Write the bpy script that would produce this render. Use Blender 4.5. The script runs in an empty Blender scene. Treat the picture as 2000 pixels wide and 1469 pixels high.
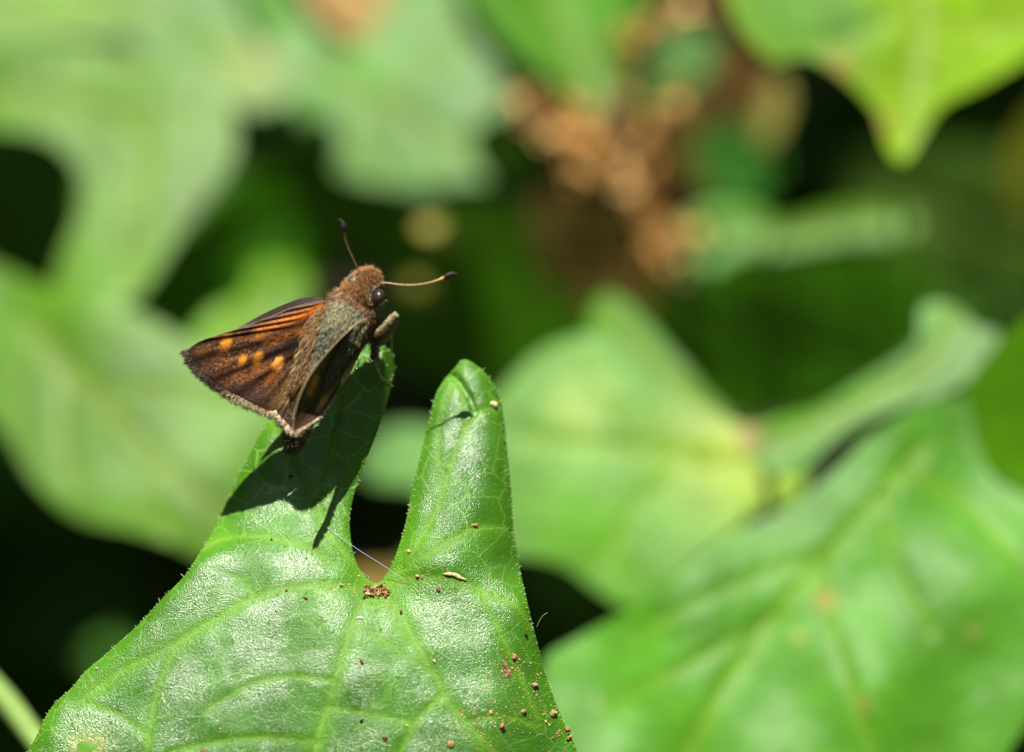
import bpy, bmesh, math, random
import numpy as np
from mathutils import Vector, Matrix
from mathutils.geometry import delaunay_2d_cdt

random.seed(7)
rng = np.random.default_rng(11)
scene = bpy.context.scene
COL = scene.collection

# ------------------------------------------------------------------ camera
PITCH = math.radians(35.0)
LENS, SENSOR = 100.0, 36.0
DIST = 0.27778                      # camera to the plane of the butterfly: 100 mm across the frame
SUBJ = np.array([0.0, 0.0, 0.30])   # the leaf stands 30 cm above the soil
FWD = np.array([0.0, math.cos(PITCH), -math.sin(PITCH)])
UPV = np.array([0.0, math.sin(PITCH), math.cos(PITCH)])
RGT = np.array([1.0, 0.0, 0.0])
CAM = SUBJ - FWD * DIST
cam_data = bpy.data.cameras.new("camera")
cam = bpy.data.objects.new("camera", cam_data)
COL.objects.link(cam)
cam.location = CAM
cam.rotation_euler = (math.pi / 2 - PITCH, 0, 0)
cam_data.lens = LENS
cam_data.sensor_width = SENSOR
cam_data.clip_start = 0.01
cam_data.clip_end = 200.0
cam_data.dof.use_dof = True
cam_data.dof.focus_distance = DIST - 0.0012
cam_data.dof.aperture_fstop = 8.0
cam_data.dof.aperture_blades = 0
scene.camera = cam

# ------------------------------------------------------------------ sky and sun (almost overhead)
SUN_CAM = np.array([-0.085, 0.82, 0.565])
SUN_CAM = SUN_CAM / np.linalg.norm(SUN_CAM)
SUN = SUN_CAM[0] * RGT + SUN_CAM[1] * UPV - SUN_CAM[2] * FWD
sun_el = math.asin(SUN[2])
sun_az = math.atan2(SUN[0], SUN[1])
world = bpy.data.worlds.new("World")
scene.world = world
world.use_nodes = True
wn = world.node_tree.nodes
sky = wn.new("ShaderNodeTexSky")
sky.sky_type = 'NISHITA'
sky.sun_disc = False
sky.sun_elevation = sun_el
sky.sun_rotation = sun_az
world.node_tree.links.new(sky.outputs[0], wn["Background"].inputs[0])
wn["Background"].inputs[1].default_value = 0.05
sun_data = bpy.data.lights.new("sun", 'SUN')
sun_data.energy = 5.0
sun_data.angle = math.radians(0.5)
sun_data.color = (1.0, 0.94, 0.85)
sun_ob = bpy.data.objects.new("sun", sun_data)
COL.objects.link(sun_ob)
sun_ob.location = (0, 0, 3)
sun_ob.rotation_euler = Vector(-SUN).to_track_quat('-Z', 'Y').to_euler()

scene.view_settings.view_transform = 'Standard'
scene.view_settings.look = 'None'
scene.view_settings.exposure = 0.95
scene.view_settings.gamma = 1.0
scene.view_settings.use_curve_mapping = False
scene.render.engine = 'CYCLES'
scene.cycles.use_denoising = True
scene.cycles.max_bounces = 8
scene.cycles.transparent_max_bounces = 8
scene.cycles.sample_clamp_indirect = 4.0
scene.cycles.use_adaptive_sampling = False

# ------------------------------------------------------------------ helpers
K = SENSOR / LENS / 2000.0
U = K * DIST          # one photo pixel on the focal plane, 0.05 mm


def W(x, y, z):
    """photo pixel plus height z (in 0.05 mm units, towards the camera) -> world"""
    x = np.asarray(x, float); y = np.asarray(y, float); z = np.asarray(z, float)
    dep = DIST - z * U
    X = (x - 1000.0) * K * dep
    Y = -(y - 734.5) * K * dep
    return CAM + X[..., None] * RGT + Y[..., None] * UPV + dep[..., None] * FWD


def w1(x, y, z):
    return W(np.array([x]), np.array([y]), np.array([z]))[0]


def tag(o, label=None, cat=None, group=None, kind=None):
    if label: o["label"] = label
    if cat: o["category"] = cat
    if group: o["group"] = group
    if kind: o["kind"] = kind
    return o


def empty(name, loc, label, cat, group=None):
    o = bpy.data.objects.new(name, None)
    o.empty_display_size = 0.002
    COL.objects.link(o)
    o.location = loc
    return tag(o, label, cat, group)


def origin_of(o):
    p = np.zeros(3)
    while o is not None:
        p += np.array(o.location)
        o = o.parent
    return p


def mk(name, verts, faces, mat, parent=None, col=None, uv=None, smooth=True, loc=None):
    """one mesh object from world coordinates"""
    verts = np.asarray(verts, float)
    base = origin_of(parent) if parent is not None else (np.zeros(3) if loc is None else np.asarray(loc, float))
    me = bpy.data.meshes.new(name)
    faces = faces.tolist() if isinstance(faces, np.ndarray) else [list(map(int, f)) for f in faces]
    me.from_pydata((verts - base).tolist(), [], faces)
    if col is not None:
        c = np.ones((len(verts), 4)); c[:, :3] = np.clip(col, 0, 1)
        a = me.color_attributes.new("Col", 'FLOAT_COLOR', 'POINT')
        a.data.foreach_set("color", c.ravel())
    if uv is not None:
        l = me.uv_layers.new(name="UVMap")
        idx = np.zeros(len(me.loops), dtype=np.int32)
        me.loops.foreach_get("vertex_index", idx)
        l.data.foreach_set("uv", np.asarray(uv, float)[idx].ravel())
    if smooth:
        me.polygons.foreach_set("use_smooth", np.ones(len(me.polygons), dtype=bool))
    me.update()
    me.materials.append(mat)
    o = bpy.data.objects.new(name, me)
    COL.objects.link(o)
    if parent is not None:
        o.parent = parent
    else:
        o.location = base
    return o


def catmull(pts, n=8, closed=True):
    p = np.asarray(pts, float)
    m = len(p)
    out = []
    segs = m if closed else m - 1
    for i in range(segs):
        if closed:
            a, b, c, d = p[(i - 1) % m], p[i], p[(i + 1) % m], p[(i + 2) % m]
        else:
            a, b, c, d = p[max(i - 1, 0)], p[i], p[i + 1], p[min(i + 2, m - 1)]
        for t in np.linspace(0, 1, n, endpoint=False):
            out.append(0.5 * ((2 * b) + (c - a) * t + (2 * a - 5 * b + 4 * c - d) * t * t + (3 * b - a - 3 * c + d) * t ** 3))
    if not closed:
        out.append(p[-1])
    return np.array(out)


def resample(poly, step, closed=False):
    p = np.asarray(poly, float)
    if closed:
        p = np.vstack([p, p[:1]])
    d = np.r_[0, np.cumsum(np.linalg.norm(np.diff(p, axis=0), axis=1))]
    n = max(int(round(d[-1] / step)), 3)
    t = np.linspace(0, d[-1], n + 1)
    q = np.stack([np.interp(t, d, p[:, k]) for k in range(p.shape[1])], 1)
    return q[:-1] if closed else q


def inside(px, py, poly):
    r = np.zeros(len(px), bool)
    n = len(poly)
    j = n - 1
    for i in range(n):
        xi, yi = poly[i]; xj, yj = poly[j]
        c = (yi > py) != (yj > py)
        if yi != yj:
            r ^= c & (px < (xj - xi) * (py - yi) / (yj - yi) + xi)
        j = i
    return r


def dist_line(px, py, line, closed=False):
    line = np.asarray(line, float)
    if closed:
        line = np.vstack([line, line[:1]])
    best = np.full(len(px), 1e9)
    for a, b in zip(line[:-1], line[1:]):
        d = b - a
        L2 = d @ d + 1e-9
        t = np.clip(((px - a[0]) * d[0] + (py - a[1]) * d[1]) / L2, 0, 1)
        q = np.hypot(px - a[0] - t * d[0], py - a[1] - t * d[1])
        best = np.minimum(best, q)
    return best


def vnoise(x, y, seed=0):
    """smooth value noise in 0..1"""
    r = np.random.default_rng(seed)
    T = r.random((256, 256))
    xi = np.floor(x).astype(int); yi = np.floor(y).astype(int)
    fx = x - xi; fy = y - yi
    fx = fx * fx * (3 - 2 * fx); fy = fy * fy * (3 - 2 * fy)
    a = T[xi % 256, yi % 256]; b = T[(xi + 1) % 256, yi % 256]
    c = T[xi % 256, (yi + 1) % 256]; d = T[(xi + 1) % 256, (yi + 1) % 256]
    return a * (1 - fx) * (1 - fy) + b * fx * (1 - fy) + c * (1 - fx) * fy + d * fx * fy


def sm(a, b, x):
    t = np.clip((x - a) / (b - a), 0, 1)
    return t * t * (3 - 2 * t)


def mixc(a, b, t):
    return a * (1 - t[:, None]) + np.asarray(b, float) * t[:, None]


def mesh_from_outline(outline, step, jitter=0.3, holes=()):
    ol = resample(outline, step, True)
    lo, hi = ol.min(0), ol.max(0)
    gx, gy = np.meshgrid(np.arange(lo[0], hi[0], step), np.arange(lo[1], hi[1], step))
    gx = gx.copy(); gx[1::2] += step * 0.5
    px = gx.ravel() + rng.uniform(-jitter, jitter, gx.size) * step
    py = gy.ravel() + rng.uniform(-jitter, jitter, gx.size) * step
    ok = inside(px, py, ol) & (dist_line(px, py, ol, True) > step * 0.55)
    for h in holes:
        ok &= ~inside(px, py, h)
    pts = [Vector(p) for p in ol] + [Vector((a, b)) for a, b in zip(px[ok], py[ok])]
    v, e, f, *_ = delaunay_2d_cdt(pts, [], [list(range(len(ol)))], 1, 1e-4)
    v = np.array([(p.x, p.y) for p in v])
    f = [list(t) for t in f]
    if holes:
        fc = np.array([v[t].mean(0) for t in f])
        keep = np.ones(len(f), bool)
        for h in holes:
            keep &= ~inside(fc[:, 0], fc[:, 1], h)
        f = [t for t, k in zip(f, keep) if k]
    # face the camera: photo y runs down
    out = []
    for t in f:
        a, b, c = v[t[0]], v[t[1]], v[t[2]]
        s = (b[0] - a[0]) * (c[1] - a[1]) - (b[1] - a[1]) * (c[0] - a[0])
        out.append(t[::-1] if s > 0 else t)
    return v, out, ol


def tube_mesh(pts, radii, n=8, flat=None):
    """tube through world points; flat = (dir, factor) squashes along a direction"""
    P = np.asarray(pts, float); m = len(P)
    radii = np.broadcast_to(np.asarray(radii, float), (m,))
    T = np.gradient(P, axis=0); T /= np.linalg.norm(T, axis=1)[:, None] + 1e-12
    ref = np.array([0.31, 0.2, 0.93])
    N = np.cross(T, ref); N /= np.linalg.norm(N, axis=1)[:, None]
    B = np.cross(T, N)
    a = np.linspace(0, 2 * math.pi, n, endpoint=False)
    off = np.cos(a)[None, :, None] * N[:, None] + np.sin(a)[None, :, None] * B[:, None]
    if flat is not None:
        d, f = flat
        off = off - (1 - f) * (off @ d)[..., None] * d
    V = (P[:, None] + off * radii[:, None, None]).reshape(-1, 3)
    F = []
    for i in range(m - 1):
        for j in range(n):
            k = (j + 1) % n
            F.append([i * n + j, i * n + k, (i + 1) * n + k, (i + 1) * n + j])
    F.append(list(range(n))[::-1]); F.append([(m - 1) * n + j for j in range(n)])
    return V, F


def hair_mesh(root, dirs, length, rad, col, bend=None, sides=3):
    """tapered bent hairs, three rings collapsed to a tip; arrays in, one mesh out"""
    root = np.asarray(root, float); n = len(root)
    dirs = dirs / (np.linalg.norm(dirs, axis=1)[:, None] + 1e-12)
    length = np.broadcast_to(np.asarray(length, float), (n,)); rad = np.broadcast_to(np.asarray(rad, float), (n,))
    if bend is None:
        bend = np.zeros((n, 3))
    ref = np.tile(np.array([0.37, 0.61, 0.7]), (n, 1))
    N = np.cross(dirs, ref); N /= np.linalg.norm(N, axis=1)[:, None] + 1e-12
    B = np.cross(dirs, N)
    mid = root + dirs * (length * 0.55)[:, None] + bend * (length * 0.25)[:, None]
    tip = root + dirs * (length * 0.95)[:, None] + bend * (length * 0.8)[:, None]
    V = []
    for c, r in ((root, 1.0), (mid, 0.75)):
        for k in range(sides):
            a = 2 * math.pi * k / sides
            V.append(c + (math.cos(a) * N + math.sin(a) * B) * (rad * r)[:, None])
    V.append(tip)
    V = np.stack(V, 1)
    per = 2 * sides + 1
    F = []
    for k in range(sides):
        k2 = (k + 1) % sides
        F += [[k, k2, sides + k2], [k, sides + k2, sides + k], [sides + k, sides + k2, 2 * sides]]
    F = np.array(F)
    allF = (F[None] + (np.arange(n) * per)[:, None, None]).reshape(-1, 3)
    C = np.repeat(np.asarray(col, float), per, axis=0)
    return V.reshape(-1, 3), allF, C


# ------------------------------------------------------------------ materials
def new_mat(name):
    m = bpy.data.materials.new(name)
    m.use_nodes = True
    nt = m.node_tree
    nt.nodes.clear()
    out = nt.nodes.new("ShaderNodeOutputMaterial")
    return m, nt, out


def N_(nt, typ, **kw):
    n = nt.nodes.new(typ)
    for k, v in kw.items():
        setattr(n, k, v)
    return n


def link(nt, a, b):
    nt.links.new(a, b)


def math_node(nt, op, a, b=None, clamp=False):
    n = N_(nt, "ShaderNodeMath", operation=op, use_clamp=clamp)
    for i, v in enumerate((a, b)):
        if v is None: continue
        if isinstance(v, (int, float)): n.inputs[i].default_value = v
        else: link(nt, v, n.inputs[i])
    return n.outputs[0]


def map_range(nt, v, a, b, c, d):
    n = N_(nt, "ShaderNodeMapRange")
    link(nt, v, n.inputs[0])
    for i, q in enumerate((a, b, c, d)):
        n.inputs[i + 1].default_value = q
    return n.outputs[0]


def leaf_material(name, rough=0.42, spec=0.5, trans=0.28, detail=1.0, hero=False, tcol=(0.42, 0.62, 0.05)):
    m, nt, out = new_mat(name)
    uv = N_(nt, "ShaderNodeUVMap", uv_map="UVMap").outputs[0]
    col = N_(nt, "ShaderNodeAttribute", attribute_name="Col").outputs[0]
    nz = N_(nt, "ShaderNodeTexNoise"); nz.inputs["Scale"].default_value = 1.2; nz.inputs["Detail"].default_value = 5
    link(nt, uv, nz.inputs["Vector"])
    hsv = N_(nt, "ShaderNodeHueSaturation")
    link(nt, col, hsv.inputs["Color"])
    link(nt, map_range(nt, nz.outputs[0], 0.3, 0.7, 0.82, 1.18), hsv.inputs["Value"])
    c = hsv.outputs[0]
    bs = N_(nt, "ShaderNodeBsdfPrincipled")
    bs.inputs["Roughness"].default_value = rough
    bs.inputs["Specular IOR Level"].default_value = spec
    if hero:
        # smallest veins: cells a few mm across with pale walls
        warp = N_(nt, "ShaderNodeTexNoise"); warp.inputs["Scale"].default_value = 2.5
        link(nt, uv, warp.inputs["Vector"])
        wv = N_(nt, "ShaderNodeVectorMath", operation='SCALE'); link(nt, warp.outputs[1], wv.inputs[0]); wv.inputs[3].default_value = 0.25
        ad = N_(nt, "ShaderNodeVectorMath", operation='ADD'); link(nt, uv, ad.inputs[0]); link(nt, wv.outputs[0], ad.inputs[1])
        v1 = N_(nt, "ShaderNodeTexVoronoi", feature='DISTANCE_TO_EDGE'); v1.inputs["Scale"].default_value = 1.7
        link(nt, ad.outputs[0], v1.inputs["Vector"])
        net = map_range(nt, v1.outputs["Distance"], 0.012, 0.035, 1.0, 0.0)
        mx = N_(nt, "ShaderNodeMix", data_type='RGBA')
        netk = N_(nt, "ShaderNodeAttribute", attribute_name="Net").outputs["Fac"]
        link(nt, math_node(nt, 'MULTIPLY', net, netk), mx.inputs[0])
        link(nt, c, mx.inputs[6]); mx.inputs[7].default_value = (0.2, 0.4, 0.06, 1)
        c = mx.outputs[2]
        # gland pits: dull dots without sheen
        v2 = N_(nt, "ShaderNodeTexVoronoi"); v2.inputs["Scale"].default_value = 5.5; v2.inputs["Randomness"].default_value = 1.0
        link(nt, uv, v2.inputs["Vector"])
        rnd = N_(nt, "ShaderNodeSeparateColor"); link(nt, v2.outputs["Color"], rnd.inputs[0])
        size = map_range(nt, rnd.outputs[0], 0.0, 1.0, 0.02, 0.21)
        pit = math_node(nt, 'LESS_THAN', v2.outputs["Distance"], size)
        # epidermal cells: tiny facets that glitter in the sun
        v3 = N_(nt, "ShaderNodeTexVoronoi"); v3.inputs["Scale"].default_value = 30.0
        link(nt, uv, v3.inputs["Vector"])
        n4 = N_(nt, "ShaderNodeTexNoise"); n4.inputs["Scale"].default_value = 9.0; n4.inputs["Detail"].default_value = 4
        link(nt, uv, n4.inputs["Vector"])
        n5 = N_(nt, "ShaderNodeTexNoise"); n5.inputs["Scale"].default_value = 52.0; n5.inputs["Detail"].default_value = 2
        link(nt, uv, n5.inputs["Vector"])
        hgt = math_node(nt, 'ADD', math_node(nt, 'MULTIPLY', v3.outputs["Distance"], -0.55), math_node(nt, 'MULTIPLY', n4.outputs[0], 0.14))
        hgt = math_node(nt, 'ADD', hgt, math_node(nt, 'MULTIPLY', n5.outputs[0], 0.8))
        hgt = math_node(nt, 'SUBTRACT', hgt, math_node(nt, 'MULTIPLY', net, 0.15))
        hgt = math_node(nt, 'SUBTRACT', hgt, math_node(nt, 'MULTIPLY', pit, 0.35))
        bp = N_(nt, "ShaderNodeBump"); bp.inputs["Strength"].default_value = 0.9; bp.inputs["Distance"].default_value = 0.000085
        link(nt, hgt, bp.inputs["Height"])
        link(nt, bp.outputs[0], bs.inputs["Normal"])
        r0 = map_range(nt, nz.outputs[0], 0.3, 0.7, rough - 0.07, rough + 0.09)
        r1 = math_node(nt, 'ADD', r0, math_node(nt, 'MULTIPLY', pit, 0.35))
        link(nt, r1, bs.inputs["Roughness"])
        gloss = N_(nt, "ShaderNodeAttribute", attribute_name="GlossMask").outputs["Fac"]
        wx = math_node(nt, 'MULTIPLY', map_range(nt, gloss, 0, 1, 0.12, spec), map_range(nt, pit, 0, 1, 1.0, 0.15))
        link(nt, wx, bs.inputs["Specular IOR Level"])
        link(nt, math_node(nt, 'MULTIPLY', wx, 1.0, True), bs.inputs["Coat Weight"])
        bs.inputs["Coat Roughness"].default_value = 0.20
        bs.inputs["Coat IOR"].default_value = 1.75
        link(nt, bp.outputs[0], bs.inputs["Coat Normal"])
    else:
        n4 = N_(nt, "ShaderNodeTexNoise"); n4.inputs["Scale"].default_value = 3.0; n4.inputs["Detail"].default_value = 4
        link(nt, uv, n4.inputs["Vector"])
        bp = N_(nt, "ShaderNodeBump"); bp.inputs["Strength"].default_value = 0.5; bp.inputs["Distance"].default_value = 0.0006
        link(nt, n4.outputs[0], bp.inputs["Height"])
        link(nt, bp.outputs[0], bs.inputs["Normal"])
    link(nt, c, bs.inputs["Base Color"])
    tr = N_(nt, "ShaderNodeBsdfTranslucent")
    tm = N_(nt, "ShaderNodeMix", data_type='RGBA', blend_type='MIX'); tm.inputs[0].default_value = 0.6
    link(nt, c, tm.inputs[6]); tm.inputs[7].default_value = (*tcol, 1)
    link(nt, tm.outputs[2], tr.inputs[0])
    ms = N_(nt, "ShaderNodeMixShader"); ms.inputs[0].default_value = trans
    link(nt, bs.outputs[0], ms.inputs[1]); link(nt, tr.outputs[0], ms.inputs[2])
    link(nt, ms.outputs[0], out.inputs[0])
    return m


def col_material(name, rough=0.6, spec=0.3, sheen=0.0, noise=0.0, nscale=400.0, trans=0.0, metal=0.0, bump=0.0):
    m, nt, out = new_mat(name)
    col = N_(nt, "ShaderNodeAttribute", attribute_name="Col").outputs[0]
    bs = N_(nt, "ShaderNodeBsdfPrincipled")
    bs.inputs["Roughness"].default_value = rough
    bs.inputs["Specular IOR Level"].default_value = spec
    bs.inputs["Sheen Weight"].default_value = sheen
    bs.inputs["Metallic"].default_value = metal
    tc = N_(nt, "ShaderNodeTexCoord").outputs["Object"]
    nz = N_(nt, "ShaderNodeTexNoise"); nz.inputs["Scale"].default_value = nscale; nz.inputs["Detail"].default_value = 4
    link(nt, tc, nz.inputs["Vector"])
    hsv = N_(nt, "ShaderNodeHueSaturation")
    link(nt, col, hsv.inputs["Color"])
    link(nt, map_range(nt, nz.outputs[0], 0.3, 0.7, 1 - noise, 1 + noise), hsv.inputs["Value"])
    link(nt, hsv.outputs[0], bs.inputs["Base Color"])
    if bump:
        bp = N_(nt, "ShaderNodeBump"); bp.inputs["Strength"].default_value = 0.8; bp.inputs["Distance"].default_value = bump
        link(nt, nz.outputs[0], bp.inputs["Height"]); link(nt, bp.outputs[0], bs.inputs["Normal"])
    sh = bs.outputs[0]
    if trans:
        tr = N_(nt, "ShaderNodeBsdfTranslucent"); link(nt, hsv.outputs[0], tr.inputs[0])
        ms = N_(nt, "ShaderNodeMixShader"); ms.inputs[0].default_value = trans
        link(nt, sh, ms.inputs[1]); link(nt, tr.outputs[0], ms.inputs[2]); sh = ms.outputs[0]
    link(nt, sh, out.inputs[0])
    return m


M_HERO = leaf_material("glossy_leaf", 0.33, 0.8, 0.14, hero=True)
M_LEAF = leaf_material("leaf_upper", 0.45, 0.22, 0.24)
M_LEAF_THIN = leaf_material("leaf_backlit", 0.5, 0.35, 0.5, tcol=(0.5, 0.62, 0.03))
M_LEAF_DEEP = leaf_material("leaf_backlit_green", 0.55, 0.2, 0.45, tcol=(0.22, 0.5, 0.0))
M_STEM = col_material("green_stalk", 0.5, 0.4, noise=0.15, nscale=300, trans=0.15)
M_DRY = col_material("dried_plant", 0.85, 0.15, noise=0.35, nscale=500, bump=0.0006)
M_SCALE = col_material("wing_scales", 0.55, 0.18, sheen=0.0, noise=0.22, nscale=9000)
M_FUZZ = col_material("body_hair", 0.5, 0.35, trans=0.15)
M_BODY = col_material("body_skin", 0.6, 0.3, noise=0.25, nscale=6000)
M_EYE = col_material("compound_eye", 0.28, 0.55, noise=0.1, nscale=9000)
M_CRUMB = col_material("dry_crumbs", 0.9, 0.2, noise=0.4, nscale=9000, bump=0.00008)
M_SILK = col_material("silk", 0.2, 0.9, trans=0.2)
M_TRICH = col_material("leaf_hair", 0.25, 0.8, trans=0.4)
M_BRACT = col_material("dry_bract", 0.85, 0.15, noise=0.3, nscale=2.5)
M_GRAIN = col_material("dry_grain", 0.9, 0.2, noise=0.4, nscale=2.5)


def soil_material():
    m, nt, out = new_mat("soil")
    tc = N_(nt, "ShaderNodeTexCoord").outputs["Object"]
    nz = N_(nt, "ShaderNodeTexNoise"); nz.inputs["Scale"].default_value = 25; nz.inputs["Detail"].default_value = 8
    link(nt, tc, nz.inputs["Vector"])
    cr = N_(nt, "ShaderNodeValToRGB")
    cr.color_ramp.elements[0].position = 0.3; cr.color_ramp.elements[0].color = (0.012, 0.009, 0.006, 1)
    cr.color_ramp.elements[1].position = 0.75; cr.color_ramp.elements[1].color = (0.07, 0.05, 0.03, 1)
    link(nt, nz.outputs[0], cr.inputs[0])
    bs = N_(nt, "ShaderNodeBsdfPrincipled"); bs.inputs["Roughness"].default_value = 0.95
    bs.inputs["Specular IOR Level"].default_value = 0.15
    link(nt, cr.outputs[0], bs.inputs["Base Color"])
    bp = N_(nt, "ShaderNodeBump"); bp.inputs["Strength"].default_value = 0.8; bp.inputs["Distance"].default_value = 0.01
    link(nt, nz.outputs[0], bp.inputs["Height"]); link(nt, bp.outputs[0], bs.inputs["Normal"])
    link(nt, bs.outputs[0], out.inputs[0])
    return m


# ------------------------------------------------------------------ ground
def build_ground():
    n = 90
    s = np.linspace(-1, 1, n)
    s = np.sign(s) * (np.abs(s) ** 3) * 60 + s * 1.2
    X, Y = np.meshgrid(s, s + 0.4)
    near = np.exp(-(X ** 2 + (Y - 0.4) ** 2) / 4)
    Z = (vnoise(X * 14 + 50, Y * 14 + 50, 3) - 0.5) * 0.03 * near
    V = np.stack([X, Y, Z], -1).reshape(-1, 3)
    i = np.arange(n - 1)
    A = (i[:, None] * n + i[None]).ravel()
    F = np.stack([A, A + 1, A + n + 1, A + n], 1)
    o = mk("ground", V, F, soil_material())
    tag(o, "dark bare soil in deep shade under the plants", "ground", kind="structure")


build_ground()


def petiole_path(x, y, z, away=(0.0, 0.0), n=14):
    """from the back of a blade down to the soil, arching away from the sun side"""
    p0 = w1(x, y, z)
    d = FWD + RGT * away[0] + UPV * away[1]
    d /= np.linalg.norm(d)
    L = (p0[2] + 0.01) / -d[2]
    t = np.linspace(0, 1, n)
    P = p0 + d * (L * t)[:, None]
    P[:, 0] += 0.006 * np.sin(t * math.pi)
    return P


# ------------------------------------------------------------------ background leaves
def bg_leaf(label, outline, z, gx, gy, col, veins=(), dome=0.0, blotch=(), mat=None, group=None, step=16,
            pet=None, wave=8.0, smoothn=6, cat="leaf", name="leaf", veincol=None, edge=0.0, away=(0, 0)):
    """z: distance towards the camera in photo pixels on the focal plane; gx, gy: slopes to the side and upwards"""
    mat = mat or M_LEAF
    z = z * 1.25
    ol = catmull(outline, smoothn)
    c = ol.mean(0)
    v, f, rim = mesh_from_outline(ol, step)
    x, y = v[:, 0], v[:, 1]
    size = max(np.ptp(ol[:, 0]), np.ptp(ol[:, 1]))
    sc = (DIST - z * U) / DIST
    dm = dist_line(x, y, rim[::3], True)
    Z = z + sc * (gx * (x - c[0]) - gy * (y - c[1]))
    rr = np.hypot(x - c[0], y - c[1]) / (size * 0.5)
    Z = Z - dome * sc * rr ** 2 * size * 0.5
    Z = Z + wave * 1.7 * sc * (vnoise(x / 190 + 7, y / 190 + 3, int(abs(c[0])) % 97) - 0.5) * 2
    Z = Z - edge * sc * np.exp(-dm / 25)
    warm = np.array((0.76, 0.80, 0.3)) if mat is not M_DRY else np.ones(3)
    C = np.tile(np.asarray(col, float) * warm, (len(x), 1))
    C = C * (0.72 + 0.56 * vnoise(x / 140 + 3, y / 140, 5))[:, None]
    vc = np.asarray(veincol if veincol is not None else (0.15, 0.24, 0.03))
    lines = [catmull(l, 5, False) for l in veins]
    for k, l in enumerate(lines):
        d = dist_line(x, y, l)
        wv = 14 if k == 0 else 8
        g = np.exp(-(d / wv) ** 2)
        C = mixc(C, vc, 0.8 * g)
        Z = Z - 10 * sc * g
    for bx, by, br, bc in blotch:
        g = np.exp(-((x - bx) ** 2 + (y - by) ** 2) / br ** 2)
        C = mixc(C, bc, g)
    base_px = pet if pet is not None else (lines[0][0] if lines else c)
    i0 = int(np.argmin(np.hypot(x - base_px[0], y - base_px[1])))
    P = petiole_path(x[i0], y[i0], Z[i0] - 4, away)
    root = empty(name, P[-1], label, cat, group)
    V = W(x, y, Z)
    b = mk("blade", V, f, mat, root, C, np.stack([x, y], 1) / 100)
    for k, l in enumerate(lines):
        l = resample(l, 14)
        ii = [int(np.argmin(np.hypot(x - q[0], y - q[1]))) for q in l]
        zz = Z[ii]
        zz = np.convolve(np.pad(zz, 3, mode='edge'), np.ones(7) / 7, 'valid')
        r = np.linspace(5.5 if k == 0 else 3.4, 1.4, len(l)) * U * sc
        tv, tf = tube_mesh(W(l[:, 0], l[:, 1], zz - 0.5), r, 6)
        mk("midrib" if k == 0 else "vein", tv, tf, M_STEM, b, np.tile(vc, (len(tv), 1)))
    tv, tf = tube_mesh(P, np.linspace(0.0008, 0.0012, len(P)), 8)
    mk("petiole", tv, tf, M_STEM, root, np.tile((0.12, 0.2, 0.03), (len(tv), 1)))
    return root


G = (0.055, 0.18, 0.012)     # green
GL = (0.095, 0.235, 0.022)    # lighter green
GY = (0.17, 0.32, 0.02)      # yellow green
GD = (0.03, 0.11, 0.008)     # dark green

# large pale leaf, upper left
bg_leaf("large pale leaf with a dark notch in its edge, above the broad light green leaf",
        [(-260, 150), (-100, 110), (60, 84), (200, 92), (320, 108), (420, 165), (462, 245), (452, 320), (400, 395), (350, 460),
         (300, 540), (255, 590), (190, 600), (110, 570), (120, 500), (150, 430), (160, 350), (120, 290), (60, 262), (-60, 250), (-240, 260)],
        -2100, 0.12, -0.5, GL, veins=[[(-150, 190), (80, 190), (260, 260), (270, 420), (240, 560)], [(200, 230), (330, 220), (430, 240)], [(80, 190), (200, 140), (300, 130)]], dome=0.12)
bg_leaf("yellowish green leaf cut by the upper edge, above the large pale leaf",
        [(-200, -120), (60, -140), (260, -80), (330, -10), (320, 45), (220, 70), (100, 72), (-40, 95), (-220, 90)],
        -2350, 0.05, -0.45, (0.13, 0.30, 0.03), veins=[[(-150, 0), (60, 20), (240, 20)]])
bg_leaf("green leaf rim showing between the pale leaf and the tan dry leaf",
        [(280, -120), (420, -60), (470, 20), (510, 90), (560, 60), (600, 40), (640, 90), (600, 170), (520, 215), (460, 205), (400, 160), (330, 120), (250, 60)],
        -2700, 0.05, -0.5, (0.07, 0.24, 0.04), veins=[[(300, 20), (430, 100), (510, 150)]], blotch=[(490, 130, 60, (0.2, 0.25, 0.05))])
# left middle leaf
bg_leaf("broad light green leaf with a sunken midrib directly behind the butterfly's spread wing",
        [(-150, 470), (-20, 510), (90, 560), (200, 585), (290, 620), (360, 660), (460, 690), (560, 740), (620, 840), (600, 980), (540, 1120), (470, 1140), (400, 1095),
         (330, 1060), (250, 1035), (165, 1018), (110, 985), (60, 930), (10, 850), (-60, 780), (-180, 700)],
        -1650, 0.08, -0.47, GL, veins=[[(60, 640), (180, 770), (300, 890), (440, 1010), (540, 1090)], [(180, 770), (330, 760), (470, 790)], [(130, 720), (120, 840), (150, 960)], [(300, 890), (300, 980), (330, 1040)]],
        dome=0.1, wave=14)
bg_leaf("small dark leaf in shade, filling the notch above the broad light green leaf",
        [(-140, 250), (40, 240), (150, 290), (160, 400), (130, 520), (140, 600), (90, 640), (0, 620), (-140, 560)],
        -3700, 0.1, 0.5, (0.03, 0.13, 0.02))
bg_leaf("small lime green leaf lit by the sun just behind the wing's leading edge",
        [(340, 720), (385, 640), (420, 600), (475, 575), (490, 520), (530, 500), (585, 515), (605, 560), (590, 620), (620, 680), (520, 760), (420, 770)],
        -2150, 0.05, -0.25, (0.13, 0.32, 0.03), veins=[[(400, 720), (480, 640), (560, 540)], [(480, 640), (450, 610), (430, 600)]])
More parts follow.
